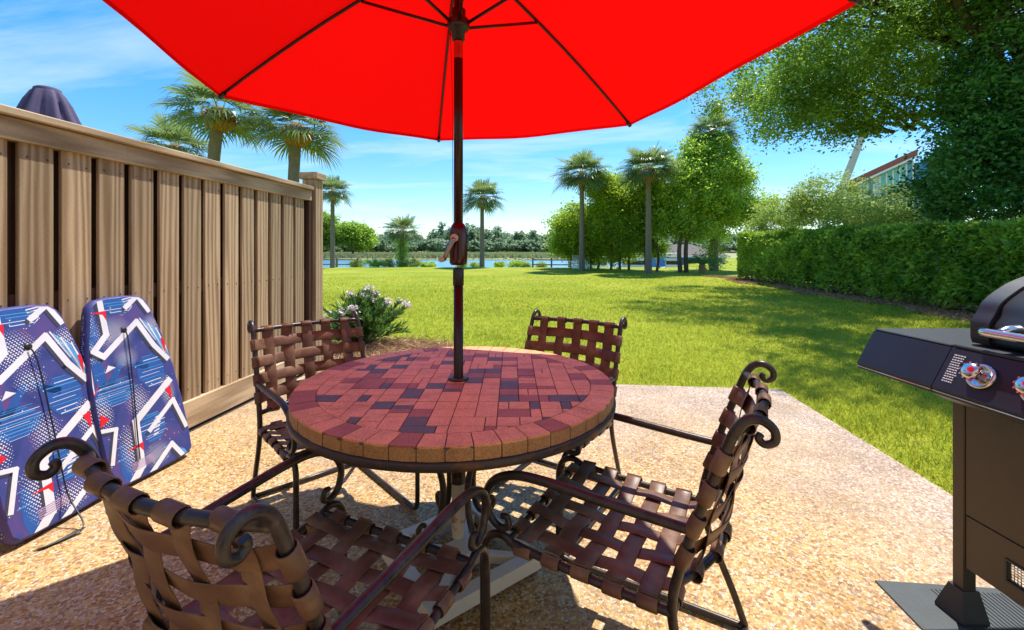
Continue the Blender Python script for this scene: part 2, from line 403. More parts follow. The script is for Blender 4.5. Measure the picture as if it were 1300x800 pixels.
M['leaf_bright'] = leaf_mat('leaf_bright', (.13, .27, .022), (.52, .68, .06), .55, .32)
M['leaf_mid'] = leaf_mat('leaf_mid', (.08, .18, .022), (.42, .58, .07), .55, .3)
M['leaf_oak'] = leaf_mat('leaf_oak', (.038, .105, .017), (.29, .45, .05), .47, .38)
M['leaf_dark'] = leaf_mat('leaf_dark', (.025, .11, .025), (.10, .26, .045), .38, .4)
M['leaf_hedge'] = leaf_mat('leaf_hedge', (.040, .145, .016), (.44, .66, .07), .42, .24)
M['leaf_palm'] = leaf_mat('leaf_palm', (.07, .13, .035), (.27, .35, .11), .35, .35)
M['leaf_shrub'] = leaf_mat('leaf_shrub', (.16, .26, .04), (.44, .54, .12), .45)
M['leaf_olean'] = leaf_mat('leaf_oleander', (.045, .12, .022), (.13, .25, .05), .3, .35)
M['leaf_far_hazed'] = leaf_mat('leaf_far_hazed', (.16, .25, .14), (.36, .47, .25), .45)  # paler greens, distance haze painted into the leaf colour
M['blade'] = leaf_mat('grass_blade', (.22, .27, .016), (.48, .49, .05), .5, .5)
M['straw'] = leaf_mat('pine_straw', (.26, .13, .05), (.60, .38, .20), .15, .7)
M['dirt'] = simple('mulch_ground', (.27, .19, .11), .95, 0, .5, 22, .8, 60)
M['petal'] = leaf_mat('petal', (.72, .48, .44), (.88, .78, .74), .3)
M['marsh'] = simple('marsh_ground', (.30, .30, .13), .95, 0, .35, .05, .3, 2)
M['hedge_core'] = simple('hedge_shade_core', (.022, .03, .012), .95, 0, .5, 8)  # near-black colour stands for the shade between the hedge leaves
M['white_paint'] = simple('white_paint', (.75, .76, .76), .5, 0, .06, 3)
M['grey_wood'] = simple('grey_wood', (.20, .17, .14), .85, 0, .3, 8)
M['purple_cloth'] = simple('purple_cloth', (.085, .065, .13), .8, 0, .2, 12, .2, 40)

# ================================================================== setting: ground, water, patio
def shore(u): 
    t = min(max((u - 13) / 10, 0), 1); t = t * t * (3 - 2 * t); return 31.5 + 45 * t
def ground_z(u, d):
    s = shore(u)
    if d < s - .8: z = -0.02 + max(0, min(1, (d - 20) / 10)) * 0.10 * (1 if u < 14 else 0)
    elif d < s + 4: t = (d - s + .8) / 4.8; z = 0.08 * (1 - t) - 2.1 * t * t * (3 - 2 * t)
    elif d < 112: z = -2.1
    elif d < 122: z = -2.1 + 1.35 * (d - 112) / 10
    elif d < 330: z = -0.75
    else: z = -0.75 + min(3.0, (d - 330) * .02)
    return z
us = [-2500, -1200, -600, -300, -150, -80] + list(np.arange(-50, 52, 2.0)) + [80, 150, 300, 600, 1200, 2500]
ds = [-80, -30, -10] + list(np.arange(-4, 28, 2.0)) + list(np.arange(28, 44, .7)) + list(np.arange(44, 84, 2.5)) + [90, 100, 112, 115, 118, 122, 140, 180, 240, 330, 380, 450, 600, 1000, 3000]
mb = MB(); vs = []
for d in ds:
    for u in us:
        z = ground_z(u, d) + (noise.noise(Vector((u * .2, d * .2, 0))) * .02 if 5 < d < 31 else 0)
        vs.append(W(u, d, z))
nu = len(us)
fs = [(j * nu + i, j * nu + i + 1, (j + 1) * nu + i + 1, (j + 1) * nu + i) for j in range(len(ds) - 1) for i in range(nu - 1)]
mi = [1 if ds[j] >= 112 else 0 for j in range(len(ds) - 1) for i in range(nu - 1)]
mb.add(vs, fs, 0, True); mb.m = mi
tag(mb.build('lawn', [M['lawn'], M['marsh']]), kind='structure')
mb = MB(); q = [W(-2400, 30), W(2400, 30), W(2400, 125), W(-2400, 125)]
mb.add([Vector((p.x, p.y, -1.3)) for p in q], [(0, 1, 2, 3)]); tag(mb.build('water', M['water']), kind='structure')
# patio slab, its back edge at Y 4.2 and its right edge at X 2.03
mb = MB(); mb.box(-2.50, 2.03, -3.5, 4.2, -.12, 0.0, 0, bev=.008); tag(mb.build('patio', M['patio']), kind='structure')
# pine straw bed round the shrub and bare strips under hedge and fence
def patch(name, pts, z, m):
    mb = MB(); mb.add([Vector((p[0], p[1], z)) for p in pts], [tuple(range(len(pts)))]); return tag(mb.build(name, m), kind='structure')
bed = []
for k in range(40):
    a = 2 * math.pi * k / 40; r = 1 + .06 * math.sin(3 * a + 1) + .03 * math.sin(7 * a)
    p = W(-1.65 + 1.02 * r * math.cos(a), 5.25 + .85 * r * math.sin(a)); bed.append((p.x, p.y))
patch('mulch_bed', bed, .004, M['dirt'])
strip = [(7.5 + .25 * math.sin(y * 1.3) + .12 * math.sin(y * 3.1), y) for y in np.arange(1, 22.5, .5)] + [(10, 22.8), (10, 1)]
patch('bare_soil', strip, .006, M['dirt'])
patch('soil_strip', [(-3.2, -3), (-2.505, -3), (-2.505, 4.7), (-3.2, 4.7)], -.004, simple('dark_soil', (.05, .035, .025), .95))

# grass blades near the viewer
def grass():
    n = 330000
    d = 3.0 * (26 / 3.0) ** rng.random(n) ; d = np.where(rng.random(n) < .5, d, 2.0 * (14 / 2.0) ** rng.random(n))
    t = rng.uniform(-1.0, 1.32, n); t = np.where((d < 6) & (rng.random(n) < .15), rng.uniform(1.3, 2.2, n), t); u = t * d
    X = u * math.cos(A) - d * math.sin(A); Y = u * math.sin(A) + d * math.cos(A)
    ok = ~((X < 2.045 - np.abs(rng.normal(0, .012, n))) & (Y < 4.215 - np.abs(rng.normal(0, .012, n)))) & (X < 7.5 + .2 * np.sin(Y * 2)) & (X > -14) & ~((X > -3.2) & (X < -2.5) & (Y < 4.7))
    bx, by = u + 1.65, d - 5.25; ok &= ((bx / 1.0) ** 2 + (by / .83) ** 2) > 1.0 + rng.normal(0, .06, n)
    X, Y, d = X[ok], Y[ok], d[ok]; n = len(X)
    P = np.stack([X, Y, np.full(n, -.022)], 1)
    dirs = rng.normal(size=(n, 3)) * np.array([.55, .55, .15]) + np.array([0, 0, .9])
    f = np.array([noise.noise(Vector((x * .5, y * .5, 0))) + .6 * noise.noise(Vector((x * 2.3, y * 2.3, 5))) for x, y in zip(X, Y)])
    lv = np.clip(.5 + f * .75 + rng.uniform(-.3, .3, n), 0, 1)
    o = leaf_mesh('grass', P, .05, M['blade'], dirs=dirs, lv=lv, ratio=.13, up=0)
    # blades grow wider with distance so that the turf stays closed
    me = o.data; co = np.empty(4 * n * 3); me.vertices.foreach_get('co', co); co = co.reshape(n, 4, 3)
    k = np.clip(d / 5, .8, 3.4)[:, None]; c = (co[:, 1] + co[:, 3]) / 2
    co[:, 1] = c + (co[:, 1] - c) * k; co[:, 3] = c + (co[:, 3] - c) * k
    me.vertices.foreach_set('co', co.reshape(-1)); me.update()
    tag(o, 'short bright green turf blades covering the lawn', 'grass', kind='stuff')
grass()
def straw():
    n = 7000; a = rng.uniform(0, 2 * math.pi, n); r = np.sqrt(rng.random(n)) * 1.03
    u = -1.65 + 1.02 * r * np.cos(a); d = 5.25 + .85 * r * np.sin(a)
    X = u * math.cos(A) - d * math.sin(A); Y = u * math.sin(A) + d * math.cos(A)
    P = np.stack([X, Y, rng.uniform(.006, .05, n)], 1); ok = Y > 4.21; P = P[ok]; n = len(P)
    tag(leaf_mesh('pine_straw', P, .13, M['straw'], dirs=rng.normal(size=(n, 3)) * np.array([1, 1, .12]), ratio=.07), 'loose tan pine straw around the flowering shrub', 'mulch', kind='stuff')
    n = 16000; Y = rng.uniform(2, 22.4, n); X = 7.45 + .25 * np.sin(Y * 1.3) + .12 * np.sin(Y * 3.1) + np.abs(rng.normal(0, .5, n)) - .1
    tag(leaf_mesh('leaf_litter', np.stack([X, Y, rng.uniform(.0, .03, n)], 1), .10, M['straw'], dirs=rng.normal(size=(n, 3)) * np.array([1, 1, .1]), ratio=.2), 'dry brown leaf litter along the foot of the clipped hedge', 'leaf litter', kind='stuff')
straw()

# ================================================================== fence
def fence():
    t = thing('wooden_fence', 'tall brown wooden privacy fence with vertical boards beside the patio', 'fence', (-2.543, 0, 0))
    y = 1.866 - .1887 * 14; k = 0
    while y < 4.30:
        w = .148
        mb = MB(); mb.box(-.022, .0, -w / 2, w / 2, .20, 1.775, bev=.003)
        for zz_ in (.28, .99, 1.70):
            for yy_ in (-.045, .048): mb.tube([(-.001, yy_ + rnd.uniform(-.008, .008), zz_ + rnd.uniform(-.01, .01)), (.0012, yy_, zz_)], .0032, 6, 1, sub=1)
        if y + w < 4.38: mb.build('board', [M['fence'], M['table_ring']], t, (rnd.uniform(-.002, .002), y + w / 2 + rnd.uniform(-.003, .003), 0))
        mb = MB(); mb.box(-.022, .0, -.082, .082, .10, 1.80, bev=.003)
        if y + .1887 < 4.34: mb.build('board', M['fence_shade'], t, (-.050, y + w / 2 + .100 + rnd.uniform(-.004, .004), 0))
        y += .1887; k += 1
    y0, y1 = -.9, 4.385
    MB().box(-.05, .022, -(y1 - y0) / 2, (y1 - y0) / 2, 1.768, 1.874, bev=.004).build('top_rail', M['fence_h'], t, (0, (y0 + y1) / 2, 0))
    MB().box(-.13, .048, -(y1 - y0) / 2, (y1 - y0) / 2, 1.877, 1.915, bev=.005).build('cap_rail', M['fence_h'], t, (0, (y0 + y1) / 2, 0))
    MB().box(-.06, .024, -(y1 - y0) / 2, (y1 - y0) / 2, .015, .205, bev=.004).build('kick_board', M['fence_h'], t, (0, (y0 + y1) / 2, 0))
    MB().box(-.082, -.024, -(y1 - y0) / 2, (y1 - y0) / 2, .95, 1.04).build('middle_rail', M['fence_shade'], t, (0, (y0 + y1) / 2, 0))
    MB().box(-.105, .045, -.075, .075, -.1, 2.0, bev=.005).build('post', M['fence'], t, (0, 4.49, 0))
    MB().box(-.13, .07, -.10, .10, 2.002, 2.075, bev=.006).build('post_cap', M['fence_h'], t, (0, 4.49, 0))
    MB().box(-.03, .018, -.03, .03, .21, 1.766, bev=.003).build('board', M['fence_shade'], t, (0, 4.37, 0))
fence()

# ================================================================== dining chairs
def chair():
    t = thing('patio_chair', '', 'chair')
    fm, sm = M['frame'], M['strap']
    r = .0113
    for s in (-1, 1):
        x = s * .27
        mb = MB()
        mb.tube([(x, -.335, .022), (x, -.30, .12), (x, -.225, .30), (x, -.205, .40), (x, -.222, .50), (x, -.270, .66), (x, -.320, .80), (x, -.340, .850), (x, -.362, .877), (x, -.390, .883), (x, -.413, .866), (x, -.414, .842), (x, -.396, .832), (x, -.384, .842), (x, -.388, .853)],
                [r, r, r, r * 1.05, r * 1.05, r * 1.05, r * 1.05, r * 1.05, r, r * .95, r * .85, r * .8, r * .75, r * .75, r * .7], 12)
        mb.build('back_upright', fm, t)
        mb = MB()
        mb.tube([(x, -.258, .600), (x * 1.01, -.16, .604), (x * 1.03, -.02, .612), (x * 1.04, .12, .620), (x * 1.04, .22, .613), (x * 1.03, .290, .578), (x * 1.01, .320, .525), (x, .308, .470), (x, .275, .445), (x, .245, .455), (x, .25, .48), (x, .268, .478)],
                [.012, .0125, .0135, .0135, .013, .0125, .0115, .011, .0105, .010, .009, .008], 12)
        mb.build('armrest', fm, t)
        mb = MB()
        mb.tube([(x, .22, .405), (x, .265, .424), (x, .305, .41), (x, .327, .37), (x, .33, .30), (x, .33, .18), (x, .33, .08), (x, .322, .035), (x, .29, .0165), (x, .15, .0145), (x, -.1, .0145), (x, -.28, .0145), (x, -.335, .0145)], r, 12)
        mb.build('leg', fm, t)
        mb = MB(); mb.tube([(x, .245, .412), (x, .1, .400), (x, -.08, .392), (x, -.205, .392)], .0115, 10); mb.build('seat_rail', fm, t)
    MB().tube([(-.27, -.335, .0145), (0, -.335, .0145), (.27, -.335, .0145)], r, 12, sub=1).build('floor_bar', fm, t)
    MB().tube([(-.27, .245, .412), (-.1, .252, .408), (.1, .252, .408), (.27, .245, .412)], .0115, 10).build('seat_front_rail', fm, t)
    MB().tube([(-.27, -.205, .392), (0, -.205, .385), (.27, -.205, .392)], .0115, 10).build('seat_rear_rail', fm, t)
    bow = lambda x, b: -b * (1 - (x / .27) ** 2)
    MB().tube([(x, -.338 + bow(x, .055), .845) for x in np.linspace(-.27, .27, 9)], .0115, 10, sub=2).build('back_top_rail', fm, t)
    MB().tube([(x, -.213 + bow(x, .085), .465) for x in np.linspace(-.27, .27, 9)], .0115, 10, sub=2).build('back_bottom_rail', fm, t)
    # seat straps
    def seat_z(x, y):
        return .404 + .02 * (y + .2) / .45 - .022 * (1 - (x / .27) ** 2) * (1 - ((y - .02) / .23) ** 2)
    amp = .0035
    xs = [-.2, -.1, 0, .1, .2]; ys = [-.148, -.062, .024, .110, .196]
    mb = MB(); n = 41
    def wrap(mb, c, a, w, up, axis, rr=.0155):     # closed cuff round a tube: centre, along dir, width
        pts, wd, no = [], [], []
        for k in range(13):
            th = 2 * math.pi * k / 12
            v = up * math.cos(th) + axis * math.sin(th); pts.append(c + v * rr); wd.append(a); no.append(v)
        mb.ribbon(pts, wd, no, w, .003)
    for i, x in enumerate(xs):
        pts = []
        for k in range(n):
            y = -.205 + .457 * k / (n - 1)
            ph = math.cos(math.pi * (y - ys[0]) / .086) * (1 if i % 2 else -1)
            e = min(1, min(k, n - 1 - k) / 4)
            pts.append(Vector((x, y, seat_z(x, y) + amp * ph * e + (1 - e) * .008)))
        mb.ribbon(pts, [Vector((1, 0, 0))] * n, [Vector((0, 0, 1))] * n, .052)
        wrap(mb, Vector((x, .250, .409)), Vector((1, 0, 0)), .052, Vector((0, 0, 1)), Vector((0, 1, 0)))
        wrap(mb, Vector((x, -.205, .388)), Vector((1, 0, 0)), .052, Vector((0, 0, 1)), Vector((0, 1, 0)))
    for j, y in enumerate(ys):
        pts = []
        for k in range(n):
            x = -.27 + .54 * k / (n - 1)
            ph = math.cos(math.pi * (x - xs[0]) / .1) * (-1 if j % 2 else 1)
            e = min(1, min(k, n - 1 - k) / 4)
            pts.append(Vector((x, y, seat_z(x, y) + amp * ph * e + (1 - e) * .008)))
        mb.ribbon(pts, [Vector((0, 1, 0))] * n, [Vector((0, 0, 1))] * n, .052)
        for s in (-1, 1): wrap(mb, Vector((s * .27, y, .400 if y > 0 else .393)), Vector((0, 1, 0)), .052, Vector((0, 0, 1)), Vector((1, 0, 0)))
    mb.build('seat_webbing', sm, t)
    # back straps on the bowed surface
    def up_y(z):
        zs = [.40, .50, .66, .80, .85]; yy = [-.205, -.222, -.270, -.320, -.340]
        return float(np.interp(z, zs, yy))
    def back(x, z, off=0):
        k = (z - .465) / (.845 - .465); b = .085 + (.055 - .085) * k
        return Vector((x, up_y(z) + bow(x, b) + off * .95, z + off * .3))
    mb = MB()
    for i, x in enumerate(xs):
        pts = []
        for k in range(n):
            z = .465 + (.845 - .465) * k / (n - 1)
            ph = math.cos(math.pi * (z - .535) / .080) * (1 if i % 2 else -1); e = min(1, min(k, n - 1 - k) / 4)
            p = back(x, z, amp * ph * e + (1 - e) * .010)
            if k == n - 1: p = Vector((x, -.338 + bow(x, .055) + .010, .845))
            if k == 0: p = Vector((x, -.213 + bow(x, .085) + .010, .465))
            pts.append(p)
        mb.ribbon(pts, [Vector((1, 0, 0))] * n, [Vector((0, .95, .3))] * n, .054)
        wrap(mb, Vector((x, -.338 + bow(x, .055), .845)), Vector((1, 0, 0)), .054, Vector((0, .3, .95)), Vector((0, .95, -.3)))
        wrap(mb, Vector((x, -.213 + bow(x, .085), .465)), Vector((1, 0, 0)), .054, Vector((0, 0, 1)), Vector((0, 1, 0)))
    for j, z in enumerate([.535, .615, .695, .775]):
        pts, nn = [], []
        for k in range(n):
            x = -.27 + .54 * k / (n - 1)
            ph = math.cos(math.pi * (x - xs[0]) / .1) * (-1 if j % 2 else 1); e = min(1, min(k, n - 1 - k) / 4)
            pts.append(back(x, z, amp * ph * e + (1 - e) * .010)); nn.append(Vector((x * .6, 1, .35)))
        mb.ribbon(pts, [Vector((0, -.38, .92))] * n, nn, .054)
        for s in (-1, 1): wrap(mb, Vector((s * .27, up_y(z), z)), Vector((0, -.38, .92)), .054, Vector((0, .92, .38)), Vector((1, 0, 0)), .0165)
    mb.build('back_webbing', sm, t)
    return t
ch0 = chair()
chairs = [(-.455, 1.070, 65.7, 'nearest chair seen from behind, brown woven straps, in front of the leaning bodyboards'),
          (.337, 1.380, 149.8, 'chair on the grill side of the round table, sunlit tan straps at its back'),
          (-.871, 2.149, -47.0, 'chair beside the wooden fence, behind the table and in front of the flowering shrub'),
          (.159, 2.193, -124.0, 'chair across the table with its back to the open lawn')]
for i, (u, d, ang, lab) in enumerate(chairs):
    c = ch0 if i == 0 else copy_tree(ch0)
    c.location = W(u, d, .001); c.rotation_euler = (0, 0, R(ang - 90) + A)
    tag(c, lab, 'chair', 'strap chairs around the round table')

# ================================================================== round brick topped table
TU, TD = -.22, 1.81
def clip_poly(poly, n, c):        # keep n.p <= c
    o = []
    for i in range(len(poly)):
        p, q = poly[i], poly[(i + 1) % len(poly)]
        a, b = n[0] * p[0] + n[1] * p[1] - c, n[0] * q[0] + n[1] * q[1] - c
        if a <= 0: o.append(p)
        if (a < 0 < b) or (b < 0 < a):
            t = a / (a - b); o.append((p[0] + (q[0] - p[0]) * t, p[1] + (q[1] - p[1]) * t))
    return o
def table():
    t = thing('round_table', 'round brick topped patio table with red and slate pavers under the umbrella', 'table', W(TU, TD, .001), A)
    rt, ri = .625, .535
    mb = MB(); zt = .72
    mb.lathe([(0, zt - .040), (rt - .006, zt - .040), (rt - .004, zt - .0035), (0, zt - .0035)], 96, 3, smooth=False)
    # inner pavers: columns of square and half pavers clipped to a circle
    w = .0715; g = .0012
    circ = [(math.cos(2 * math.pi * k / 72), math.sin(2 * math.pi * k / 72)) for k in range(72)]
    g = .0016
    tiles = []
    for bi in range(-5, 5):               # patchwork of blocks, each laid in short columns or short rows
        for bj in range(-5, 5):
            x0, y0 = bi * 2 * w + .03, bj * 2 * w + .02; vert = rnd.random() < .5
            for s_ in range(2):
                q = 0.0
                while q < 2 * w - .001:
                    ln = min(rnd.choice([w, w, w / 2, 1.5 * w, w]), 2 * w - q)
                    if vert: tiles.append((x0 + s_ * w, y0 + q, x0 + (s_ + 1) * w, y0 + q + ln))
                    else: tiles.append((x0 + q, y0 + s_ * w, x0 + q + ln, y0 + (s_ + 1) * w))
                    q += ln
    for tile in tiles:
            if True:
                a, y, b, ye_ = tile; ln = ye_ - y
                poly = [(a + g, y + g), (b - g, y + g), (b - g, ye_ - g), (a + g, ye_ - g)]
                cx_, cy_ = (a + b) / 2, y + ln / 2
                if math.hypot(cx_, cy_) > ri - .12:
                    for n_ in circ:
                        poly = clip_poly(poly, n_, ri - .002)
                        if len(poly) < 3: break
                if len(poly) < 3: continue
                ar = abs(sum(poly[i][0] * poly[(i + 1) % len(poly)][1] - poly[(i + 1) % len(poly)][0] * poly[i][1] for i in range(len(poly)))) / 2
                if ar < .00012: continue
                nv = .5 * noise.noise(Vector((cx_ * 9, cy_ * 9, 3.3))) + rnd.uniform(-.5, .5)
                m_ = 2 if nv > .31 else (1 if nv > .12 else 0)
                h = zt + rnd.uniform(-.0006, .0006)
                mb.prism(poly, zt - .01, h, m_)
    nb = 50
    for k in range(nb):
        a0, a1 = 2 * math.pi * k / nb + .0030, 2 * math.pi * (k + 1) / nb - .0030
        am = (a0 + a1) / 2; r0, r1 = ri + .0015, rt - .003 - rnd.random() * .002
        poly = [(r0 * math.cos(a0), r0 * math.sin(a0)), (r1 * math.cos(a0), r1 * math.sin(a0)), (rt * math.cos(am), rt * math.sin(am)), (r1 * math.cos(a1), r1 * math.sin(a1)), (r0 * math.cos(a1), r0 * math.sin(a1))]
        poly[2] = ((r1 + .0015) * math.cos(am), (r1 + .0015) * math.sin(am))
        h = zt + rnd.uniform(-.0006, .0006)
        n = len(poly); vs = [(x, y, zt - .006) for x, y in poly] + [(x, y, h) for x, y in poly]
        mb.add(vs, [tuple(range(n, 2 * n))] + [(i, (i + 1) % n, n + (i + 1) % n, n + i) for i in range(n)], 0 if rnd.random() < .9 else 1)
        vs = [(x, y, zt - .042) for x, y in poly] + [(x, y, zt - .006) for x, y in poly]
        mb.add(vs, [tuple(reversed(range(n)))] + [(i, (i + 1) % n, n + (i + 1) % n, n + i) for i in range(n)], 4)
    mb.build('tabletop', [M['brick_red'], M['brick_maroon'], M['brick_slate'], M['grout'], M['brick_edge']], t)
    mb = MB(); mb.lathe([(rt - .045, zt - .045), (rt + .002, zt - .045), (rt + .005, zt - .050), (rt + .003, zt - .068), (rt - .012, zt - .076), (rt - .045, zt - .072)], 96)
    mb.build('apron_ring', M['table_ring'], t)
    mb = MB()
    for k in range(3):
        a = k * math.pi / 3 + .3; c, s = math.cos(a), math.sin(a)
        mb.tube([(c * .6, s * .6, .655), (-c * .6, -s * .6, .655)], .012, 8, sub=1)
    mb.build('support_bars', M['frame'], t)
    for k in range(4):
        a = R(38 + 90 * k); c, s = math.cos(a), math.sin(a)
        P = [(.27, .65), (.21, .57), (.12, .45), (.075, .34), (.075, .24), (.10, .17), (.14, .145), (.17, .155), (.178, .18), (.162, .195), (.148, .185)]
        MB().tube([(c * q[0], s * q[0], q[1] - .012) for q in P], [.013] * 7 + [.012, .011, .010, .009], 10).build('leg', M['frame'], t)
    MB().lathe([(.030, .30), (.030, .652), (.075, .654), (.075, .66)], 20).build('pole_sleeve', M['frame'], t)
    MB().lathe([(.022, .7215), (.040, .7215), (.043, .725), (.040, .729), (.0225, .730)], 28).build('umbrella_hole_ring', M['table_ring'], t)
table()

def stand():
    t = thing('umbrella_base', 'white painted square frame umbrella base with rust spots on the patio under the table', 'umbrella base', W(TU + .005, TD - .06, .001), A + R(-53))
    hw = .235; b = .026
    for k in range(4):
        Mx = Matrix.Rotation(math.pi / 2 * k, 4, 'Z')
        poly = [(-hw, -hw), (hw, -hw), (hw - 2 * b, -hw + 2 * b), (-hw + 2 * b, -hw + 2 * b)]
        MB().prism(poly, .022, .072, M=Mx).build('frame_beam', M['white_base'], t)
        MB().box(-hw + .03, -hw + .06, -hw + .03, -hw + .06, 0, .021, M=Mx).build('foot', M['black_plastic'], t)
    for k in range(4):
        Mx = Matrix.Rotation(math.pi / 2 * k + math.pi / 4, 4, 'Z')
        MB().box(.045, hw * 1.414 - .1, -.017, .017, .030, .066, M=Mx, bev=.003).build('cross_beam', M['white_base'], t)
    MB().box(-.04, .075, -.04, .075, .024, .08, bev=.004).build('centre_block', M['white_base'], t)
    pc = Matrix.Rotation(R(53), 4, 'Z') @ Matrix.Translation((-.005, .06, 0))
    MB().lathe([(.0275, .08), (.0275, .33), (.023, .33)], 20, M=pc).build('post_tube', rusty('white_post_rusty', (.62, .56, .45), (.52, .62), (.35, .13, .03), .5), t)
stand()

# ================================================================== red market umbrella
def umbrella():
    t = thing('patio_umbrella', 'open bright red hexagonal patio umbrella standing through the table', 'umbrella', W(TU, TD, 0), A)
    RR, zt, za, hub = 1.285, 2.012, 2.50, 2.185
    ang = [R(43 + 60 * k) for k in range(5)] + [R(-20)]
    def ribp(k, f):      # point on the rib, f=0 apex, 1 tip, lightly arched
        r = (1.37 if k % 6 == 5 else RR) * f; z = za + (zt - za) * f + .035 * math.sin(math.pi * f)
        return Vector((r * math.cos(ang[k % 6]), r * math.sin(ang[k % 6]), z))
    mb = MB(); n = 14
    for k in range(6):
        idx = {}
        vs = []; fs = []
        for i in range(n + 1):
            for j in range(i + 1):
                f = i / n; s = (j / i) if i else 0
                a, b = ribp(k, f), ribp(k + 1, f)
                p = a.lerp(b, s); w = 4 * s * (1 - s) * f
                mid = Vector((p.x, p.y, 0)); 
                p = p - mid * (.035 * w * f) + Vector((0, 0, -.030 * w + .006 * math.sin(9 * s + k) * w))
                idx[(i, j)] = len(vs); vs.append(p + Vector((0, 0, .016)))
        for i in range(n):
            for j in range(i + 1):
                fs.append((idx[(i, j)], idx[(i + 1, j)], idx[(i + 1, j + 1)]))
                if j < i: fs.append((idx[(i, j)], idx[(i + 1, j + 1)], idx[(i, j + 1)]))
        mb.add(vs, fs, 0, True)
        # hem
        for i in range(n):
            p, q_ = vs[idx[(n, i)]], vs[idx[(n, i + 1)]]
            mb.add([p, q_, q_ + Vector((0, 0, -.018)), p + Vector((0, 0, -.018))], [(0, 1, 2, 3)], 0, True)
    cano = mb.build('canopy', M['canopy'], t)
    for k in range(6):
        mb = MB(); pts = [ribp(k, f) + Vector((0, 0, .002)) for f in np.linspace(.03, .985, 9)]
        rb = mb.tube(pts, .0075, 8, sub=1).build('rib', M['pole'], t)
        tip = ribp(k, 1.0); MB().tube([ribp(k, .975), tip + Vector((0, 0, -.004))], .011, 8, sub=1).build('tip_cap', M['black_plastic'], rb)
        j = ribp(k, .36); c = Vector((.035 * math.cos(ang[k]), .035 * math.sin(ang[k]), hub - .012))
        MB().tube([c, j + Vector((0, 0, -.008))], .0068, 8, sub=1).build('strut', M['pole'], t)
    MB().lathe([(.019, hub - .075), (.026, hub - .075), (.027, hub - .03), (.042, hub - .028), (.046, hub - .018), (.046, hub + .006), (.040, hub + .012), (.03, hub + .014), (.03, hub + .05), (.019, hub + .05)], 24).build('hub', M['black_plastic'], t)
    MB().lathe([(.0, 2.56), (.03, 2.552), (.04, 2.53), (.05, 2.47), (.02, 2.44)], 20).build('finial', M['black_plastic'], t)
    MB().tube([(0, 0, 1.20), (0, 0, 2.48)], .0188, 20, sub=1).build('upper_pole', M['pole'], t)
    MB().tube([(0, 0, .10), (0, 0, 1.17)], .0195, 20, sub=1).build('lower_pole', M['pole'], t)
    MB().lathe([(.0192, 1.105), (.0225, 1.107), (.0225, 1.175), (.0192, 1.178)], 20).build('joint_collar', M['black_plastic'], t)
    # printed label round the pole with little scribbled figures
    mb = MB(); mb.lathe([(.0192, 2.035), (.0192, 2.105)], 24, 0)
    for (a0, z0, z1, wv) in ((-95, 2.05, 2.09, .35), (-80, 2.06, 2.098, .5), (-70, 2.045, 2.085, -.4)):
        pts = [(.01955 * math.cos(R(a0 + 8 * math.sin(9 * f + wv * 8))), .01955 * math.sin(R(a0 + 8 * math.sin(9 * f + wv * 8))), z0 + (z1 - z0) * f) for f in np.linspace(0, 1, 8)]
        mb.tube(pts, .0006, 4, 1, sub=1)
    mb.build('pole_label', [M['red_label'], M['black_plastic']], t)
    cz = 1.285
    prof = [(.0, -.095), (.030, -.095), (.036, -.085), (.037, -.06), (.0375, .03), (.035, .05), (.028, .068), (.0195, .078)]
    Mx = Matrix.Translation((0, 0, cz + .0))
    hs = MB().lathe([(r, z) for r, z in prof], 28, M=Mx).build('crank_housing', simple('maroon_plastic', (.045, .006, .012), .22, 0, .2), t)
    ca = R(-100); dx = Vector((math.cos(ca), math.sin(ca), 0)); sx = Vector((-dx.y, dx.x, 0))
    c = Vector((0, 0, cz + .015)) + dx * .036
    mb = MB(); mb.tube([c, c + dx * .022], .016, 16, sub=1)
    c2 = c + dx * .020; e = c2 - sx * .042 + Vector((0, 0, -.085))
    mb.tube([c2, c2.lerp(e, .5) + dx * .004, e], [.010, .008, .009], 10, sub=3); mb.tube([e - dx * .004, e + dx * .036], [.009, .012], 12, sub=1)
    mb.build('crank_handle', simple('crank_metal', (.36, .27, .25), .25, 1.0, .2), hs)
    # cord hanging from the hub
    MB().tube([(-.035, .0, hub), (-.030, -.005, hub - .10), (-.024, -.01, hub - .3), (-.021, -.01, 1.36)], .0012, 5, sub=4).build('pull_cord', M['black_plastic'], t)
umbrella()

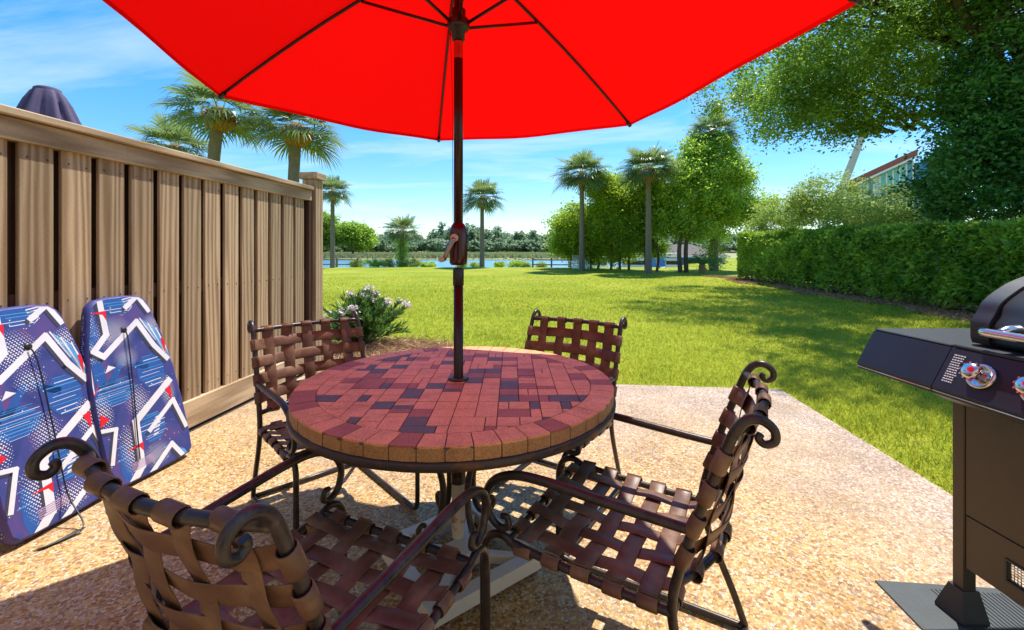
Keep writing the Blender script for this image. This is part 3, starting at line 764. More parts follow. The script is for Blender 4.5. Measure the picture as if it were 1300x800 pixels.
# ================================================================== bodyboards
def board_design():
    """polygons of the printed pattern in board coordinates (s across, t up)"""
    S0 = 2.282; out = []
    P = lambda pts: [(a - S0, b) for a, b in pts]
    def band(pts, w):
        for i in range(len(pts) - 1):
            a, b = Vector(pts[i]), Vector(pts[i + 1]); d = (b - a).normalized(); n = Vector((-d.y, d.x)) * w / 2
            e0 = d * w * .35 if i > 0 else Vector((0, 0)); e1 = d * w * .35 if i < len(pts) - 2 else Vector((0, 0))
            yield [tuple(a - e0 + n), tuple(b + e1 + n), tuple(b + e1 - n), tuple(a - e0 - n)]
    rr = random.Random(5)
    def hexa(cx, cy, rx, ry, col, layer, lines=9):
        out.append((P([(cx + rx * math.cos(k * math.pi / 4 + .3), cy + ry * math.sin(k * math.pi / 4 + .3)) for k in range(8)]), col, layer))
        for k in range(lines):
            y = cy - ry * .85 + 1.7 * ry * k / (lines - 1) + rr.uniform(-.004, .004); hw = rx * math.sqrt(max(.05, 1 - ((y - cy) / ry) ** 2)) * rr.uniform(.7, 1.1); o = rr.uniform(-.02, .02); h = rr.uniform(.0015, .0045)
            out.append((P([(cx - hw + o, y), (cx + hw + o, y + .004), (cx + hw + o, y + .004 + h), (cx - hw + o, y + h)]), 3 if rr.random() < .6 else 1, layer + 1))
    hexa(2.371, .545, .085, .10, 2, 1); hexa(2.155, .485, .105, .075, 2, 1, 11); hexa(2.31, .235, .075, .085, 2, 1); hexa(2.262, .97, .085, .07, 2, 1, 7); hexa(2.11, .80, .03, .14, 2, 1, 3); hexa(2.10, .60, .03, .10, 2, 1, 3); hexa(2.13, .10, .03, .12, 2, 1, 4)
    for b in band([(2.13, .52), (2.24, .66), (2.30, .60), (2.36, .57)], .032): out.append((P(b), 2, 1))
    for k in range(7): # slanted blue bars upper right
        x = 2.37 + .014 * k; out.append((P([(x, .86 - .012 * k), (x + .006, .865 - .012 * k), (x + .075, .72 - .03 * k), (x + .066, .715 - .03 * k)]), 3 if k % 3 else 1, 2))
    for k in range(6): # small bars lower right and top
        out.append((P([(2.395 + .011 * k, .085 - .008 * k), (2.402 + .011 * k, .09 - .008 * k), (2.43 + .013 * k, .02 - .01 * k), (2.423 + .013 * k, .015 - .01 * k)]), 3, 2))
        out.append((P([(2.30 + .004 * k, .985 - .014 * k), (2.365 - .005 * k, .995 - .012 * k), (2.365 - .005 * k, .989 - .012 * k), (2.295 + .004 * k, .978 - .014 * k)]), 1, 2))
        out.append((P([(2.335 - .006 * k, .285 - .018 * k), (2.375 - .008 * k, .29 - .018 * k), (2.372 - .008 * k, .282 - .018 * k), (2.330 - .006 * k, .278 - .018 * k)]), 1, 2))
    # dot fields with growing dots
    for (cx_, cy_, rx, ry) in ((2.215, .80, .11, .10), (2.25, .655, .07, .06), (2.26, .40, .07, .10), (2.09, .90, .05, .10), (2.17, .165, .06, .14), (2.30, .085, .09, .07), (2.44, .40, .05, .11), (2.44, .82, .06, .06), (2.08, .40, .05, .10), (2.08, .72, .04, .07)):
        st_ = .0125
        for i in range(-10, 11):
            for j in range(-14, 15):
                x, y = cx_ + i * st_ + (j % 2) * st_ / 2, cy_ + j * st_ * .8 + i * .003
                q_ = ((x - cx_) / rx) ** 2 + ((y - cy_) / ry) ** 2
                if q_ < 1:
                    r = .0042 * (1 - q_ * .75)
                    out.append((P([(x + r * math.cos(k * 1.2566), y + r * math.sin(k * 1.2566)) for k in range(5)]), 1, 3))
    for _ in range(110):
        x, y, r = rr.uniform(2.06, 2.5), rr.uniform(.02, .98), rr.uniform(.0015, .0035); out.append((P([(x + r * math.cos(k * 1.2566), y + r * math.sin(k * 1.2566)) for k in range(5)]), 1, 3))
    def zig(pts, w):
        for i, b in enumerate(band(pts, w)): out.append((P(b), 1, 4 + (i % 2) * .5))
        for b in band([(x - .018, y - .012) for x, y in pts], w * .8): out.append((P(b), 4, 3.6))
    zig([(2.180, 1.0), (2.176, .80), (2.098, .722), (2.14, .685), (2.352, .845), (2.42, .69), (2.49, .585)], .030)
    zig([(2.30, .93), (2.389, .995), (2.44, .89)], .026)
    zig([(2.475, .47), (2.225, .30), (2.205, .06), (2.12, -.02)], .038)
    zig([(2.28, .22), (2.46, .345), (2.505, .16)], .026)
    zig([(2.215, -.02), (2.393, .105), (2.46, -.02)], .026)
    zig([(2.03, .318), (2.120, .30), (2.066, .13)], .020)
    zig([(2.06, .66), (2.05, .50)], .018)
    for tr in ([(2.118, .925), (2.2, .930), (2.192, .875), (2.18, .91)], [(2.04, .48), (2.089, .56), (2.063, .505)], [(2.425, .42), (2.465, .43), (2.452, .345)], [(2.146, .169), (2.238, .182), (2.230, .135), (2.215, .162)], [(2.470, .72), (2.500, .73), (2.478, .62)], [(2.06, .40), (2.10, .36), (2.05, .33)]): out.append((P(tr), 5, 5.2))
    out.append((P([(2.127, .596), (2.185, .615), (2.150, .635)]), 1, 5.2))
    for k in range(5): out.append((P([(2.155, .052 + .009 * k), (2.285, .062 + .009 * k), (2.285, .067 + .009 * k), (2.155, .057 + .009 * k)]), 6, 5.6))
    return out
def bodyboard():
    t = thing('bodyboard', '', 'bodyboard')
    w = .235
    half = [(.160, 0.0), (.215, .006), (.236, .03), (.243, .12), (.246, .33), (.238, .55), (.212, .75), (.172, .93), (.156, .97), (.124, .998), (.06, 1.006), (0, 1.008)]
    poly = [(0, -.004)] + half + [(-x, y) for x, y in reversed(half[:-1])]
    n = len(poly); th = .055
    cxy = (0, .5)
    def ins(d): return [(x - d * (1 if x > 0 else (-1 if x < 0 else 0)), y + (d if y < .1 else (-d if y > .9 else 0))) for x, y in poly]
    rings = [(ins(.014), 0), (ins(.004), .006), (poly, .018), (poly, .036), (ins(.004), .049), (ins(.012), .055)]
    mb = MB(); vs = [(x, y, z) for pl, z in rings for x, y in pl]
    fs = [(i * n + k, i * n + (k + 1) % n, (i + 1) * n + (k + 1) % n, (i + 1) * n + k) for i in range(len(rings) - 1) for k in range(n)]
    mb.add(vs, fs, 0, True); mb.add([(x, y, th) for x, y in rings[-1][0]], [tuple(range(n))], 0); mb.add([(x, y, 0) for x, y in rings[0][0]], [tuple(reversed(range(n)))], 0)
    front = rings[-1][0]
    for pl, col, lay in board_design():
        # clip to the convex outline
        for i in range(n):
            a, b = front[i], front[(i + 1) % n]; nx, ny = b[1] - a[1], -(b[0] - a[0]); l = math.hypot(nx, ny)
            if l < 1e-6: continue
            pl = clip_poly(pl, (nx / l, ny / l), (nx * a[0] + ny * a[1]) / l)
            if len(pl) < 3: break
        if len(pl) < 3: continue
        ar = sum(pl[i][0] * pl[(i + 1) % len(pl)][1] - pl[(i + 1) % len(pl)][0] * pl[i][1] for i in range(len(pl)))
        if ar < 0: pl = pl[::-1]
        mb.add([(x, y, th + .0003 + lay * .00025) for x, y in pl], [tuple(range(len(pl)))], col)
    # pattern carries on round the side walls
    rr = random.Random(3)
    for s in (-1, 1):
        for _ in range(150):
            y = rr.uniform(.05, .95); x = float(np.interp(y, [p[1] for p in half[2:-3]], [p[0] for p in half[2:-3]])) * s + .0006 * s
            z = rr.uniform(.019, .035); r = rr.uniform(.0015, .004); mb.add([(x, y - r, z), (x, y, z - r), (x, y + r, z), (x, y, z + r)], [(0, 1, 2, 3)], 1 if rr.random() < .8 else 3)
    skin = NB('bodyboard_navy'); v = skin.coord(); f = skin.noise(v, 5, 4, .6, 1.0)
    c = skin.ramp(f, [(.3, (.024, .042, .18)), (.5, (.050, .060, .24)), (.70, (.12, .06, .21))])
    wr = skin.noise(skin.coord('Object', (26, 5, 5)), 1.0, 4, .5)
    nb = skin.bump(wr, .25, .006)
    skin.set(Base_Color=c, Roughness=.55, Specular_IOR_Level=.35, Normal=nb)
    def prt(nm, col):
        b = NB(nm); v = b.coord(); w1 = b.noise(b.coord('Object', (26, 5, 5)), 1.0, 4, .5)
        b.set(Base_Color=b.mix(b.noise(v, 9, 4), tuple(x * .8 for x in col), tuple(min(1, x * 1.15) for x in col)), Roughness=.42, Normal=b.bump(w1, .25, .006)); return b.m
    mats = [skin.m, prt('print_white', (.74, .74, .78)), prt('print_blue', (.025, .10, .36)), prt('print_sky_blue', (.09, .33, .66)), prt('print_grey', (.05, .05, .085)), prt('print_red', (.70, .015, .03)), prt('print_pink', (.42, .30, .48))]
    mb.build('board', mats, t)
    MB().lathe([(0, .063), (.009, .063), (.014, .060), (.018, .0565), (.018, .054)], 20, M=Matrix.Translation((-.01, .81, 0))).build('leash_plug', M['black_plastic'], t)
    return t
bb = bodyboard()
def place_board(o, X0, Yc, lean, yaw, lab, z=.006):
    Mx = Matrix.Translation((X0, Yc, z)) @ Matrix.Rotation(yaw, 4, 'Z') @ Matrix(((0, -math.sin(lean), math.cos(lean), 0), (1, 0, 0, 0), (0, math.cos(lean), math.sin(lean), 0), (0, 0, 0, 1)))
    o.matrix_world = Mx; tag(o, lab, 'bodyboard', 'bodyboards leaning on the fence'); return Mx
bb2 = copy_tree(bb)
lean = math.atan(.27 / .96)
# origin is the back face of the board; front face .055 in front of it
M1 = place_board(bb, -2.262, 2.270, lean - .01, R(-3), 'navy and white zigzag bodyboard leaning on the fence, right one of the pair')
M2 = place_board(bb2, -2.285, 1.845, lean - .01, R(2), 'left bodyboard of the pair, its long black cord hanging to the ground')
rt_ = (M1 @ Vector((-.01, .80, .066))); 
MB().tube([M1 @ Vector((-.01, .80, .066)), M1 @ Vector((-.012, .74, .070)), M1 @ Vector((-.03, .55, .066)), M1 @ Vector((-.055, .35, .064)), M1 @ Vector((-.075, .2, .064)), M1 @ Vector((-.085, .10, .062))], .0032, 6).build('leash', M['black_plastic'], bb).matrix_parent_inverse = M1.inverted()
MB().tube([M2 @ Vector((-.01, .80, .066)), M2 @ Vector((.0, .73, .072)), M2 @ Vector((.0, .5, .070)), M2 @ Vector((-.01, .25, .072)), M2 @ Vector((-.02, .10, .082)), W(-1.93, 1.985, .03), W(-1.91, 1.95, .012)], .0032, 6).build('leash', M['black_plastic'], bb2).matrix_parent_inverse = M2.inverted()
mb = MB(); pts = [W(-1.912, 1.955, .016), W(-1.925, 1.92, .010), W(-1.945, 1.88, .006), W(-1.97, 1.835, .008)]
mb.ribbon(pts, [Vector((1, .5, .2))] * 4, [Vector((0, -.2, 1))] * 4, .040, .004); o_ = mb.build('leash_cuff', simple('cuff_green_grey', (.07, .085, .075), .8), bb2); o_.matrix_parent_inverse = M2.inverted()

# ================================================================== gas grill
def grill():
    t = thing('gas_grill', 'black gas grill with closed lid and chrome knobs at the right edge of the patio', 'grill', W(1.52, 1.505, .008), A + R(1.0))
    K, Pn, Dr = M['grill_black'], M['grill_panel'], M['grill_door']
    yb = -.66
    for (x, y) in ((.0, -.02), (.0, yb), (.44, -.02), (.44, yb)):
        lg = MB().box(x + .001, x + .045, y, y + .040, .03, .735, bev=.003).build('leg', Dr if x == 0 else K, t)
        mb = MB(); x0, x1, y0, y1 = x - .032, x + .060, y - .028, y + .068
        vs = [(x0, y0, 0), (x1, y0, 0), (x1, y1, 0), (x0, y1, 0), (x0 + .0, y0, .008), (x1, y0, .008), (x1, y1, .008), (x0, y1, .008), (x - .006, y - .004, .095), (x + .05, y - .004, .095), (x + .05, y + .046, .095), (x - .006, y + .046, .095)]
        fs = [(3, 2, 1, 0)] + [(a + i, a + (i + 1) % 4, a + 4 + (i + 1) % 4, a + 4 + i) for a in (0, 4) for i in range(4)] + [(8, 9, 10, 11)]
        mb.add(vs, fs); mb.build('foot', K, lg)
    # lower front panel with a long vent slot, closed by wire mesh
    mb = MB(); x0, x1 = .006, .018; ya, ye = -.022, yb + .042
    s0, s1, zA, zB = -.145, -.40, .225, .285
    mb.box(x0, x1, s0, ya, .175, .350); mb.box(x0, x1, ye, s1, .175, .350); mb.box(x0, x1, s1, s0, .175, zA); mb.box(x0, x1, s1, s0, zB, .350)
    pn = mb.build('lower_panel', Dr, t)
    mb = MB()
    for (a, b, c, d) in ((s1 - .006, s0 + .006, zA - .006, zA), (s1 - .006, s0 + .006, zB, zB + .006), (s0, s0 + .006, zA, zB), (s1 - .006, s1, zA, zB)): mb.box(x0 - .004, x0 - .0005, a, b, c, d)
    mb.build('vent_frame', K, pn)
    mb = MB()
    for k in range(29):
        y = s1 + (s0 - s1) * (k + .5) / 29; mb.tube([(.012, y, zA), (.012, y, zB)], .0011, 4, sub=1)
    for k in range(7): 
        z = zA + (zB - zA) * (k + .5) / 7; mb.tube([(.014, s1, z), (.014, s0, z)], .0011, 4, sub=1)
    mb.build('vent_mesh', M['steel'], pn)
    MB().box(.004, .018, ye, ya, .355, .732, bev=.002).build('door', Dr, t)
    MB().box(.046, .439, -.006, .004, .18, .733).build('side_panel', K, t)
    # control panel: sloped face towards the table
    prof = [(-.05, .918), (-.12, .790), (-.116, .768), (-.085, .750), (.02, .742), (.02, .918)]
    def ext(prof, y0, y1):
        n = len(prof); vs = [(x, y0, z) for x, z in prof] + [(x, y1, z) for x, z in prof]
        return vs, [tuple(range(n)), tuple(reversed(range(n, 2 * n)))] + [(i, n + i, n + (i + 1) % n, (i + 1) % n) for i in range(n)]
    mb = MB(); v_, f_ = ext(prof, yb - .02, -.031); mb.add(v_, f_); cp = mb.build('control_panel', Pn, t); recalc(cp)
    mb = MB(); v_, f_ = ext([(-.05, .918), (-.12, .790), (-.116, .768), (-.10, .765), (-.035, .905), (.46, .905), (.46, .918)], -.028, .280); mb.add(v_, f_); ss = mb.build('side_shelf', Pn, t); recalc(ss)
    MB().box(-.048, .462, -.026, .282, .9185, .926, bev=.003).build('shelf_top', K, ss)
    MB().box(-.048, .462, yb - .02, -.032, .9185, .930, bev=.003).build('cooking_deck', K, t)
    mb = MB(); mb.tube([(-.1195, -.033, .778), (-.1195, yb - .02, .778)], .0022, 6, sub=1); mb.build('trim_strip', M['steel'], cp)
    mb = MB(); mb.tube([(-.1195, -.026, .778), (-.1195, .279, .778)], .0022, 6, sub=1); mb.build('trim_strip', M['steel'], ss)
    MB().box(.02, .44, yb, -.04, .742, .917).build('firebox', K, t)
    # lid
    lp = [(.012, .936), (.006, .955), (.006, .990), (.010, 1.010), (.028, 1.040), (.046, 1.072), (.085, 1.104), (.140, 1.137), (.22, 1.165), (.30, 1.175), (.38, 1.16), (.44, 1.12), (.47, 1.05), (.47, .936)]
    core = lp[1:-1]; fine = []
    for i in range(len(core) - 1):
        p0, p1, p2, p3 = core[max(i - 1, 0)], core[i], core[i + 1], core[min(i + 2, len(core) - 1)]
        for k in range(5):
            u_ = k / 5; fine.append(tuple(.5 * (2 * p1[j] + (p2[j] - p0[j]) * u_ + (2 * p0[j] - 5 * p1[j] + 4 * p2[j] - p3[j]) * u_ * u_ + (3 * p1[j] - p0[j] - 3 * p2[j] + p3[j]) * u_ ** 3) for j in (0, 1)))
    lp = [lp[0]] + fine + [core[-1], lp[-1]]
    mb = MB(); v_, f_ = ext([(.018, .938)] + [(x + .006, z - .006) for x, z in lp[1:-1]] + [(.462, .938)], yb + .06, -.092); mb.add(v_, f_, 0, True); mb.sm[0] = mb.sm[1] = False; lid = mb.build('lid', K, t); recalc(lid)
    for (a, b) in ((-.091, -.036), (yb + .004, yb + .059)):
        mb = MB(); v_, f_ = ext(lp, a, b); mb.add(v_, f_); e_ = mb.build('lid_end', K, t); recalc(e_)
    hz, hx = .985, -.040
    hd = MB().tube([(hx + .012, -.105, hz + .004), (hx, -.118, hz), (hx, -.13, hz), (hx, -.30, hz), (hx, -.5, hz), (hx, -.58, hz), (hx + .012, -.60, hz + .004)], [.008, .0125, .0135, .0135, .0135, .0125, .008], 16, sub=2).build('lid_handle', M['chrome'], t)
    for y in (-.165, -.545):
        MB().tube([(hx + .004, y, hz + .004), (-.015, y, hz + .012), (.014, y, hz + .010)], [.014, .016, .021], 16).build('handle_mount', M['chrome'], hd)
    # knobs on the sloped face
    nrm = Vector((-.882, 0, .471)).normalized(); upv = Vector((.471, 0, .882)).normalized(); side = upv.cross(nrm)
    for y in (-.155, -.300, -.445):
        c = Vector((-.085, y, .854)) + nrm * .001
        Mx = Matrix.Translation(c) @ Matrix((side, upv, nrm)).transposed().to_4x4()
        bz = MB().lathe([(.040, 0), (.041, .004), (.038, .010), (.032, .011), (.027, .005), (.0, .005)], 36, M=Mx).build('knob_bezel', M['chrome'], cp)
        mb = MB(); mb.lathe([(.017, .005), (.015, .018), (.016, .028), (.024, .034), (.0255, .042), (.023, .049), (.014, .053), (0, .054)], 30, M=Mx)
        for k in range(10):
            a = 2 * math.pi * k / 10; mb.box(-.003, .003, -.003, .003, .034, .045, M=Mx @ Matrix.Rotation(a, 4, 'Z') @ Matrix.Translation((.0262, 0, 0)))
        mb.build('knob', M['chrome'], bz)
    # small printed safety lines beside the first knob
    mb = MB(); rr = random.Random(2)
    for k in range(12):
        h = .048 - k * .0085; L0 = .034 * rr.uniform(.7, 1)
        Mx = Matrix.Translation(Vector((-.085, -.068, .854)) + nrm * .0016) @ Matrix((side, upv, nrm)).transposed().to_4x4()
        x = -.017
        while x < -.017 + L0:
            wl = rr.uniform(.003, .008); mb.add([Mx @ Vector((x, h, 0)), Mx @ Vector((x + wl, h, 0)), Mx @ Vector((x + wl, h + .0036, 0)), Mx @ Vector((x, h + .0036, 0))], [(0, 1, 2, 3)]); x += wl + .0018
    mb.build('printed_text', M['white_print'], cp)
grill()
def grill_mat():
    t = thing('grill_mat', 'dark ribbed rubber mat lying under the gas grill', 'mat', (1.203, 1.79, 0), 0)
    MB().box(0, .9, -1.1, 0, .0005, .006, bev=.002).build('mat_sheet', M['rubber'], t)
    mb = MB()
    for k in range(38): mb.box(.172 + k * .0145, .172 + k * .0145 + .008, -1.05, -.03, .0062, .0088)
    mb.build('mat_ribs', M['rubber'], t)
grill_mat()

# neighbour's folded umbrella beyond the fence
def folded():
    p = W(-3.37, 3.2, 0); t = thing('folded_umbrella', 'folded purple grey umbrella showing above the wooden fence', 'umbrella', p)
    mb = MB(); n = 64; vs = []; fs = []
    prof = [(.075, 2.405), (.078, 2.385), (.090, 2.32), (.112, 2.24), (.138, 2.15), (.17, 2.00), (.19, 1.6), (.22, 1.3), (.14, 1.2)]
    for i, (r, z) in enumerate(prof):
        for k in range(n):
            a = 2 * math.pi * k / n; f = 1 + (.42 * abs(math.sin(4 * a + .3)) ** .7 + .08 * math.sin(13 * a)) * min(1, i / 2)
            vs.append((r * f * math.cos(a), r * f * math.sin(a), z - .015 * math.sin(3 * a) * (i > 1)))
    fs = [(i * n + k, i * n + (k + 1) % n, (i + 1) * n + (k + 1) % n, (i + 1) * n + k) for i in range(len(prof) - 1) for k in range(n)]
    mb.add(vs, fs, 0, True); mb.build('canopy', M['purple_cloth'], t)
    MB().lathe([(0, 2.43), (.06, 2.428), (.074, 2.418), (.076, 2.402)], 24).build('top_cap', M['purple_cloth'], t)
    MB().tube([(0, 0, 0), (0, 0, 2.4)], .02, 10, sub=1).build('pole', M['pole'], t)
folded()

# ================================================================== hedge
def hedge():
    t = thing('clipped_hedge', 'long dense clipped green hedge along the right side of the lawn', 'hedge', (0, 0, 0))
    x0, x1, y0, y1 = 7.85, 9.9, 2.0, 20.6
    top = lambda y: 1.56 + .021 * (y - 2) 
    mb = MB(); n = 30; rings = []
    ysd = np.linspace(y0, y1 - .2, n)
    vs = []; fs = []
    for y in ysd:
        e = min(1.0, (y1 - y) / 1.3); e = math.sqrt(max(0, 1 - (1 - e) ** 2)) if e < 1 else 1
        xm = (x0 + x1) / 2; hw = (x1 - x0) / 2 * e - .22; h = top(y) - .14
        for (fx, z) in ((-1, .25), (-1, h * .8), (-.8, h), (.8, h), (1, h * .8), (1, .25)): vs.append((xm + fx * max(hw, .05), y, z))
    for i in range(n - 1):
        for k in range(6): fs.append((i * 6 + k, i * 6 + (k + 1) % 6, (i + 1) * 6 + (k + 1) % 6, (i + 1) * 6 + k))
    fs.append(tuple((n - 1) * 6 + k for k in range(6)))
    mb.add(vs, fs, 0, False); mb.build('shade_core', M['hedge_core'], t)  # one solid dark body showing as shaded gaps, no separate twigs
    P = []; D = []
    def lump(a, b): return .17 * noise.noise(Vector((a * .9, b * 1.1, 0))) + .09 * noise.noise(Vector((a * 3.5, b * 3.5, 4)))
    nF, nT, nE = 56000, 26000, 5500
    y = y0 + (y1 - 1.0 - y0) * rng.random(nF) ** 1.0; z = .10 + rng.random(nF) * (top(y) - .12)
    dep = np.abs(rng.normal(0, .10, nF)) - .05 * (rng.random(nF) < .08)
    lf = np.array([lump(a, b) for a, b in zip(y, z)]); curve = .25 * np.clip((z - 1.45) / .4, 0, 1) ** 2 + .22 * np.clip((.6 - z) / .6, 0, 1) ** 2
    P.append(np.stack([x0 + lf + curve + dep, y, z], 1)); D.append(np.tile([-.8, 0, .15], (nF, 1)))
    y = y0 + (y1 - 1.0 - y0) * rng.random(nT); x = x0 + .1 + (x1 - x0 - .2) * rng.random(nT) ** 1.4
    lf = np.array([lump(a, b + 9) for a, b in zip(y, x)])
    P.append(np.stack([x, y, top(y) + lf - np.abs(rng.normal(0, .06, nT))], 1)); D.append(np.tile([-.15, 0, .8], (nT, 1)))
    a = rng.uniform(math.pi * .35, math.pi * 1.05, nE); z = .1 + rng.random(nE) * 1.85
    P.append(np.stack([(x0 + x1) / 2 + 1.03 * np.cos(a) * (1 - .1 * rng.random(nE)), y1 - 1.15 + 1.1 * np.sin(a), z], 1)); D.append(np.stack([np.cos(a), np.sin(a), 0 * a + .2], 1))
    P = np.concatenate(P); D = np.concatenate(D)
    keep = ~((P[:, 2] < .38) & (rng.random(len(P)) < .75))
    D = D + rng.normal(size=D.shape) * .75
    f = np.array([noise.noise(Vector(tuple(p * 1.7))) for p in P]); lv = np.clip(.40 + .7 * f + rng.uniform(-.45, .55, len(P)), 0, 1)
    leaf_mesh('foliage', P[keep], .12, M['leaf_hedge'], t, dirs=D[keep], lv=lv[keep], ratio=.55)
    mb = MB()
    for k in range(60):
        y = y0 + (y1 - y0 - .6) * (k + rnd.random()) / 60; x = x0 + .25 + rnd.random() * .4
        mb.tube([(x, y, -.02), (x + rnd.uniform(-.1, .1), y + rnd.uniform(-.1, .1), .3), (x - .1, y + rnd.uniform(-.2, .2), .7)], [.022, .016, .008], 5, sub=2)
    mb.build('stems', M['bark'], t)
hedge()

# ================================================================== palms
def palm(u, d, z_top, Rr, label, fronds=34, trunk_r=.16, lean=(0, 0), name='palm_tree', seed=1, vines=0, boots=1.0, group='tall palms around the lawn', ground=0.0, cut=-1.0):
    r = random.Random(seed); base = W(u, d, ground - .1); t = thing(name, label, 'palm tree', base, 0, group)
    z_top = z_top - base.z
    tl = lambda f: Vector((lean[0] * f * f, lean[1] * f * f, z_top * f))
    MB().tube([tl(f) for f in np.linspace(0, 1, 9)], [trunk_r * (1.25 - .35 * min(1, f * 2.2)) * (1 + .05 * math.sin(f * 40)) for f in np.linspace(0, 1, 9)], 14, sub=5).build('trunk', M['palm_bark'], t)
    top = tl(1.0)
    mb = MB()
    for k in range(int(90 * boots)):     # criss-cross leaf bases
        a = k * 2.39996; f = k / (90 * boots); z = top.z - .62 * Rr * .45 + f * .62 * Rr * .5; rad = trunk_r * (1.15 + 1.0 * math.sin(math.pi * min(1, f * 1.1)))
        c = Vector((top.x + rad * math.cos(a), top.y + rad * math.sin(a), z)); o_ = Vector((math.cos(a), math.sin(a), 1.5)).normalized()
        mb.tube([c - o_ * .10 - Vector((math.cos(a), math.sin(a), 0)) * .03, c, c + o_ * .09 + Vector((math.cos(a), math.sin(a), 0)) * .05], [.055, .045, .016], 5, sub=1)
    mb.lathe([(trunk_r * .9, top.z - .35 * Rr), (trunk_r * 1.55, top.z - .2 * Rr), (trunk_r * 1.7, top.z), (trunk_r * .6, top.z + .15 * Rr)], 12, M=Matrix.Translation((top.x, top.y, 0)))
    if boots: mb.build('leaf_bases', M['boots'], t)
    V = []; F = []; LV = []
    def quadstrip(pts, ws, sd_, lv):
        o0 = len(V)
        for p, w_ in zip(pts, ws): V.append(p - sd_ * w_); V.append(p + sd_ * w_)
        for i in range(len(pts) - 1): F.append((o0 + 2 * i, o0 + 2 * i + 1, o0 + 2 * i + 3, o0 + 2 * i + 2)); LV.append(lv)
    for k in range(fronds):
        a = k * 2.39996 + r.uniform(-.2, .2); f = k / fronds; el = math.asin(max(-.85, min(.98, .97 - 1.5 * f + r.uniform(-.1, .1))))
        L1 = Rr * r.uniform(.36, .52); h = Vector((math.cos(a), math.sin(a), 0)); up = Vector((0, 0, 1))
        st = top + Vector((0, 0, Rr * .04)) + h * trunk_r * .8
        dir0 = (h * math.cos(el) + up * math.sin(el)).normalized()
        mid = st + dir0 * L1 * .55; end = st + dir0 * L1 + Vector((0, 0, -.10 * L1)); dir1 = (end - mid).normalized(); sd_ = dir1.cross(up).normalized() if abs(dir1.z) < .99 else Vector((1, 0, 0)); nr = sd_.cross(dir1).normalized()
        lv = min(1, max(0, .75 - .6 * f + r.uniform(-.15, .2)))
        quadstrip([st, mid, end], [.018, .015, .012], sd_, lv * .8)
        ns = 24; LF = Rr * r.uniform(.56, .68)
        for i in range(ns):
            th = R(-88 + 176 * i / (ns - 1)); wob = r.uniform(-.04, .04)
            c_, s_ = math.cos(th + wob), math.sin(th + wob)
            o1 = end - dir1 * .12 * Rr * (1 - abs(c_))
            dd = (dir1 * c_ + sd_ * s_ + nr * (.22 * abs(s_) - .05)).normalized(); ll = LF * (1 - .22 * abs(th) / 2.06) * r.uniform(.88, 1.05)
            p1 = o1 + dd * ll * .5; p2 = o1 + dd * ll * .8 + Vector((0, 0, -.07 * ll)); p3 = o1 + dd * ll + Vector((0, 0, -.24 * ll * r.uniform(.6, 1.4)))
            pd = dd.cross(nr).normalized()
            quadstrip([o1, p1, p2, p3], [.006, Rr * .022, Rr * .014, .001], pd, min(1, max(0, lv + r.uniform(-.12, .12))))
    me = bpy.data.meshes.new('fronds'); me.from_pydata([tuple(v) for v in V], [], F); at = me.attributes.new('lv', 'FLOAT', 'FACE'); at.data.foreach_set('value', LV)
    me.materials.append(M['leaf_palm']); o = bpy.data.objects.new('crown', me); COL.objects.link(o); o.parent = t
    if vines:
        n = vines; f = rng.random(n) ** .8 * .82; a = rng.uniform(0, 2 * math.pi, n); rad = trunk_r + np.abs(rng.normal(.10, .14, n)) * (1 + 1.2 * np.clip(1 - f * 2.5, 0, 1))
        P = np.stack([lean[0] * f * f + rad * np.cos(a), lean[1] * f * f + rad * np.sin(a), z_top * f], 1)
        leaf_mesh('climbing_vine', P, .12, M['leaf_mid'], t, droop=.3)
    return t
palm(-8.30, 12, 4.95, 1.38, 'palm rising above the fence with its crown tucked under the corner of the red umbrella', 25, .17, (.35, .0), seed=3, boots=1.1)
palm(-6.02, 12, 4.55, 1.32, 'palm above the end of the fence with a ball of golden leaf bases', 25, .17, (.1, .1), seed=5, boots=1.1)
palm(-10.7, 14, 4.45, 1.25, 'small palm crown just topping the fence, lowest of the palms over the fence', 26, .14, seed=8)
palm(-12.2, 30, 5.15, 1.45, 'slim palm standing on the lawn just right of the fence post', 30, .15, seed=12)
palm(-2.10, 31, 4.85, 1.75, 'single palm at the lawn edge just right of the umbrella pole', 34, .16, seed=14)
palm(-8.10, 32.5, 2.6, 1.65, 'short palm with a vine covered trunk on the bank', 30, .2, seed=19, vines=1800, ground=-.2)
palm(4.15, 26.2, 5.7, 1.8, 'tall palm beside the white picket gate', 34, .155, seed=21)
palm(7.30, 23.6, 5.5, 1.75, 'tall palm with orange leaf bases in front of the middle of the tree row', 34, .16, seed=25)
palm(12.0, 26.2, 8.2, 1.6, 'tallest palm, its top poking out of leafy growth left of the hedge end', 30, .22, seed=29, vines=5200)

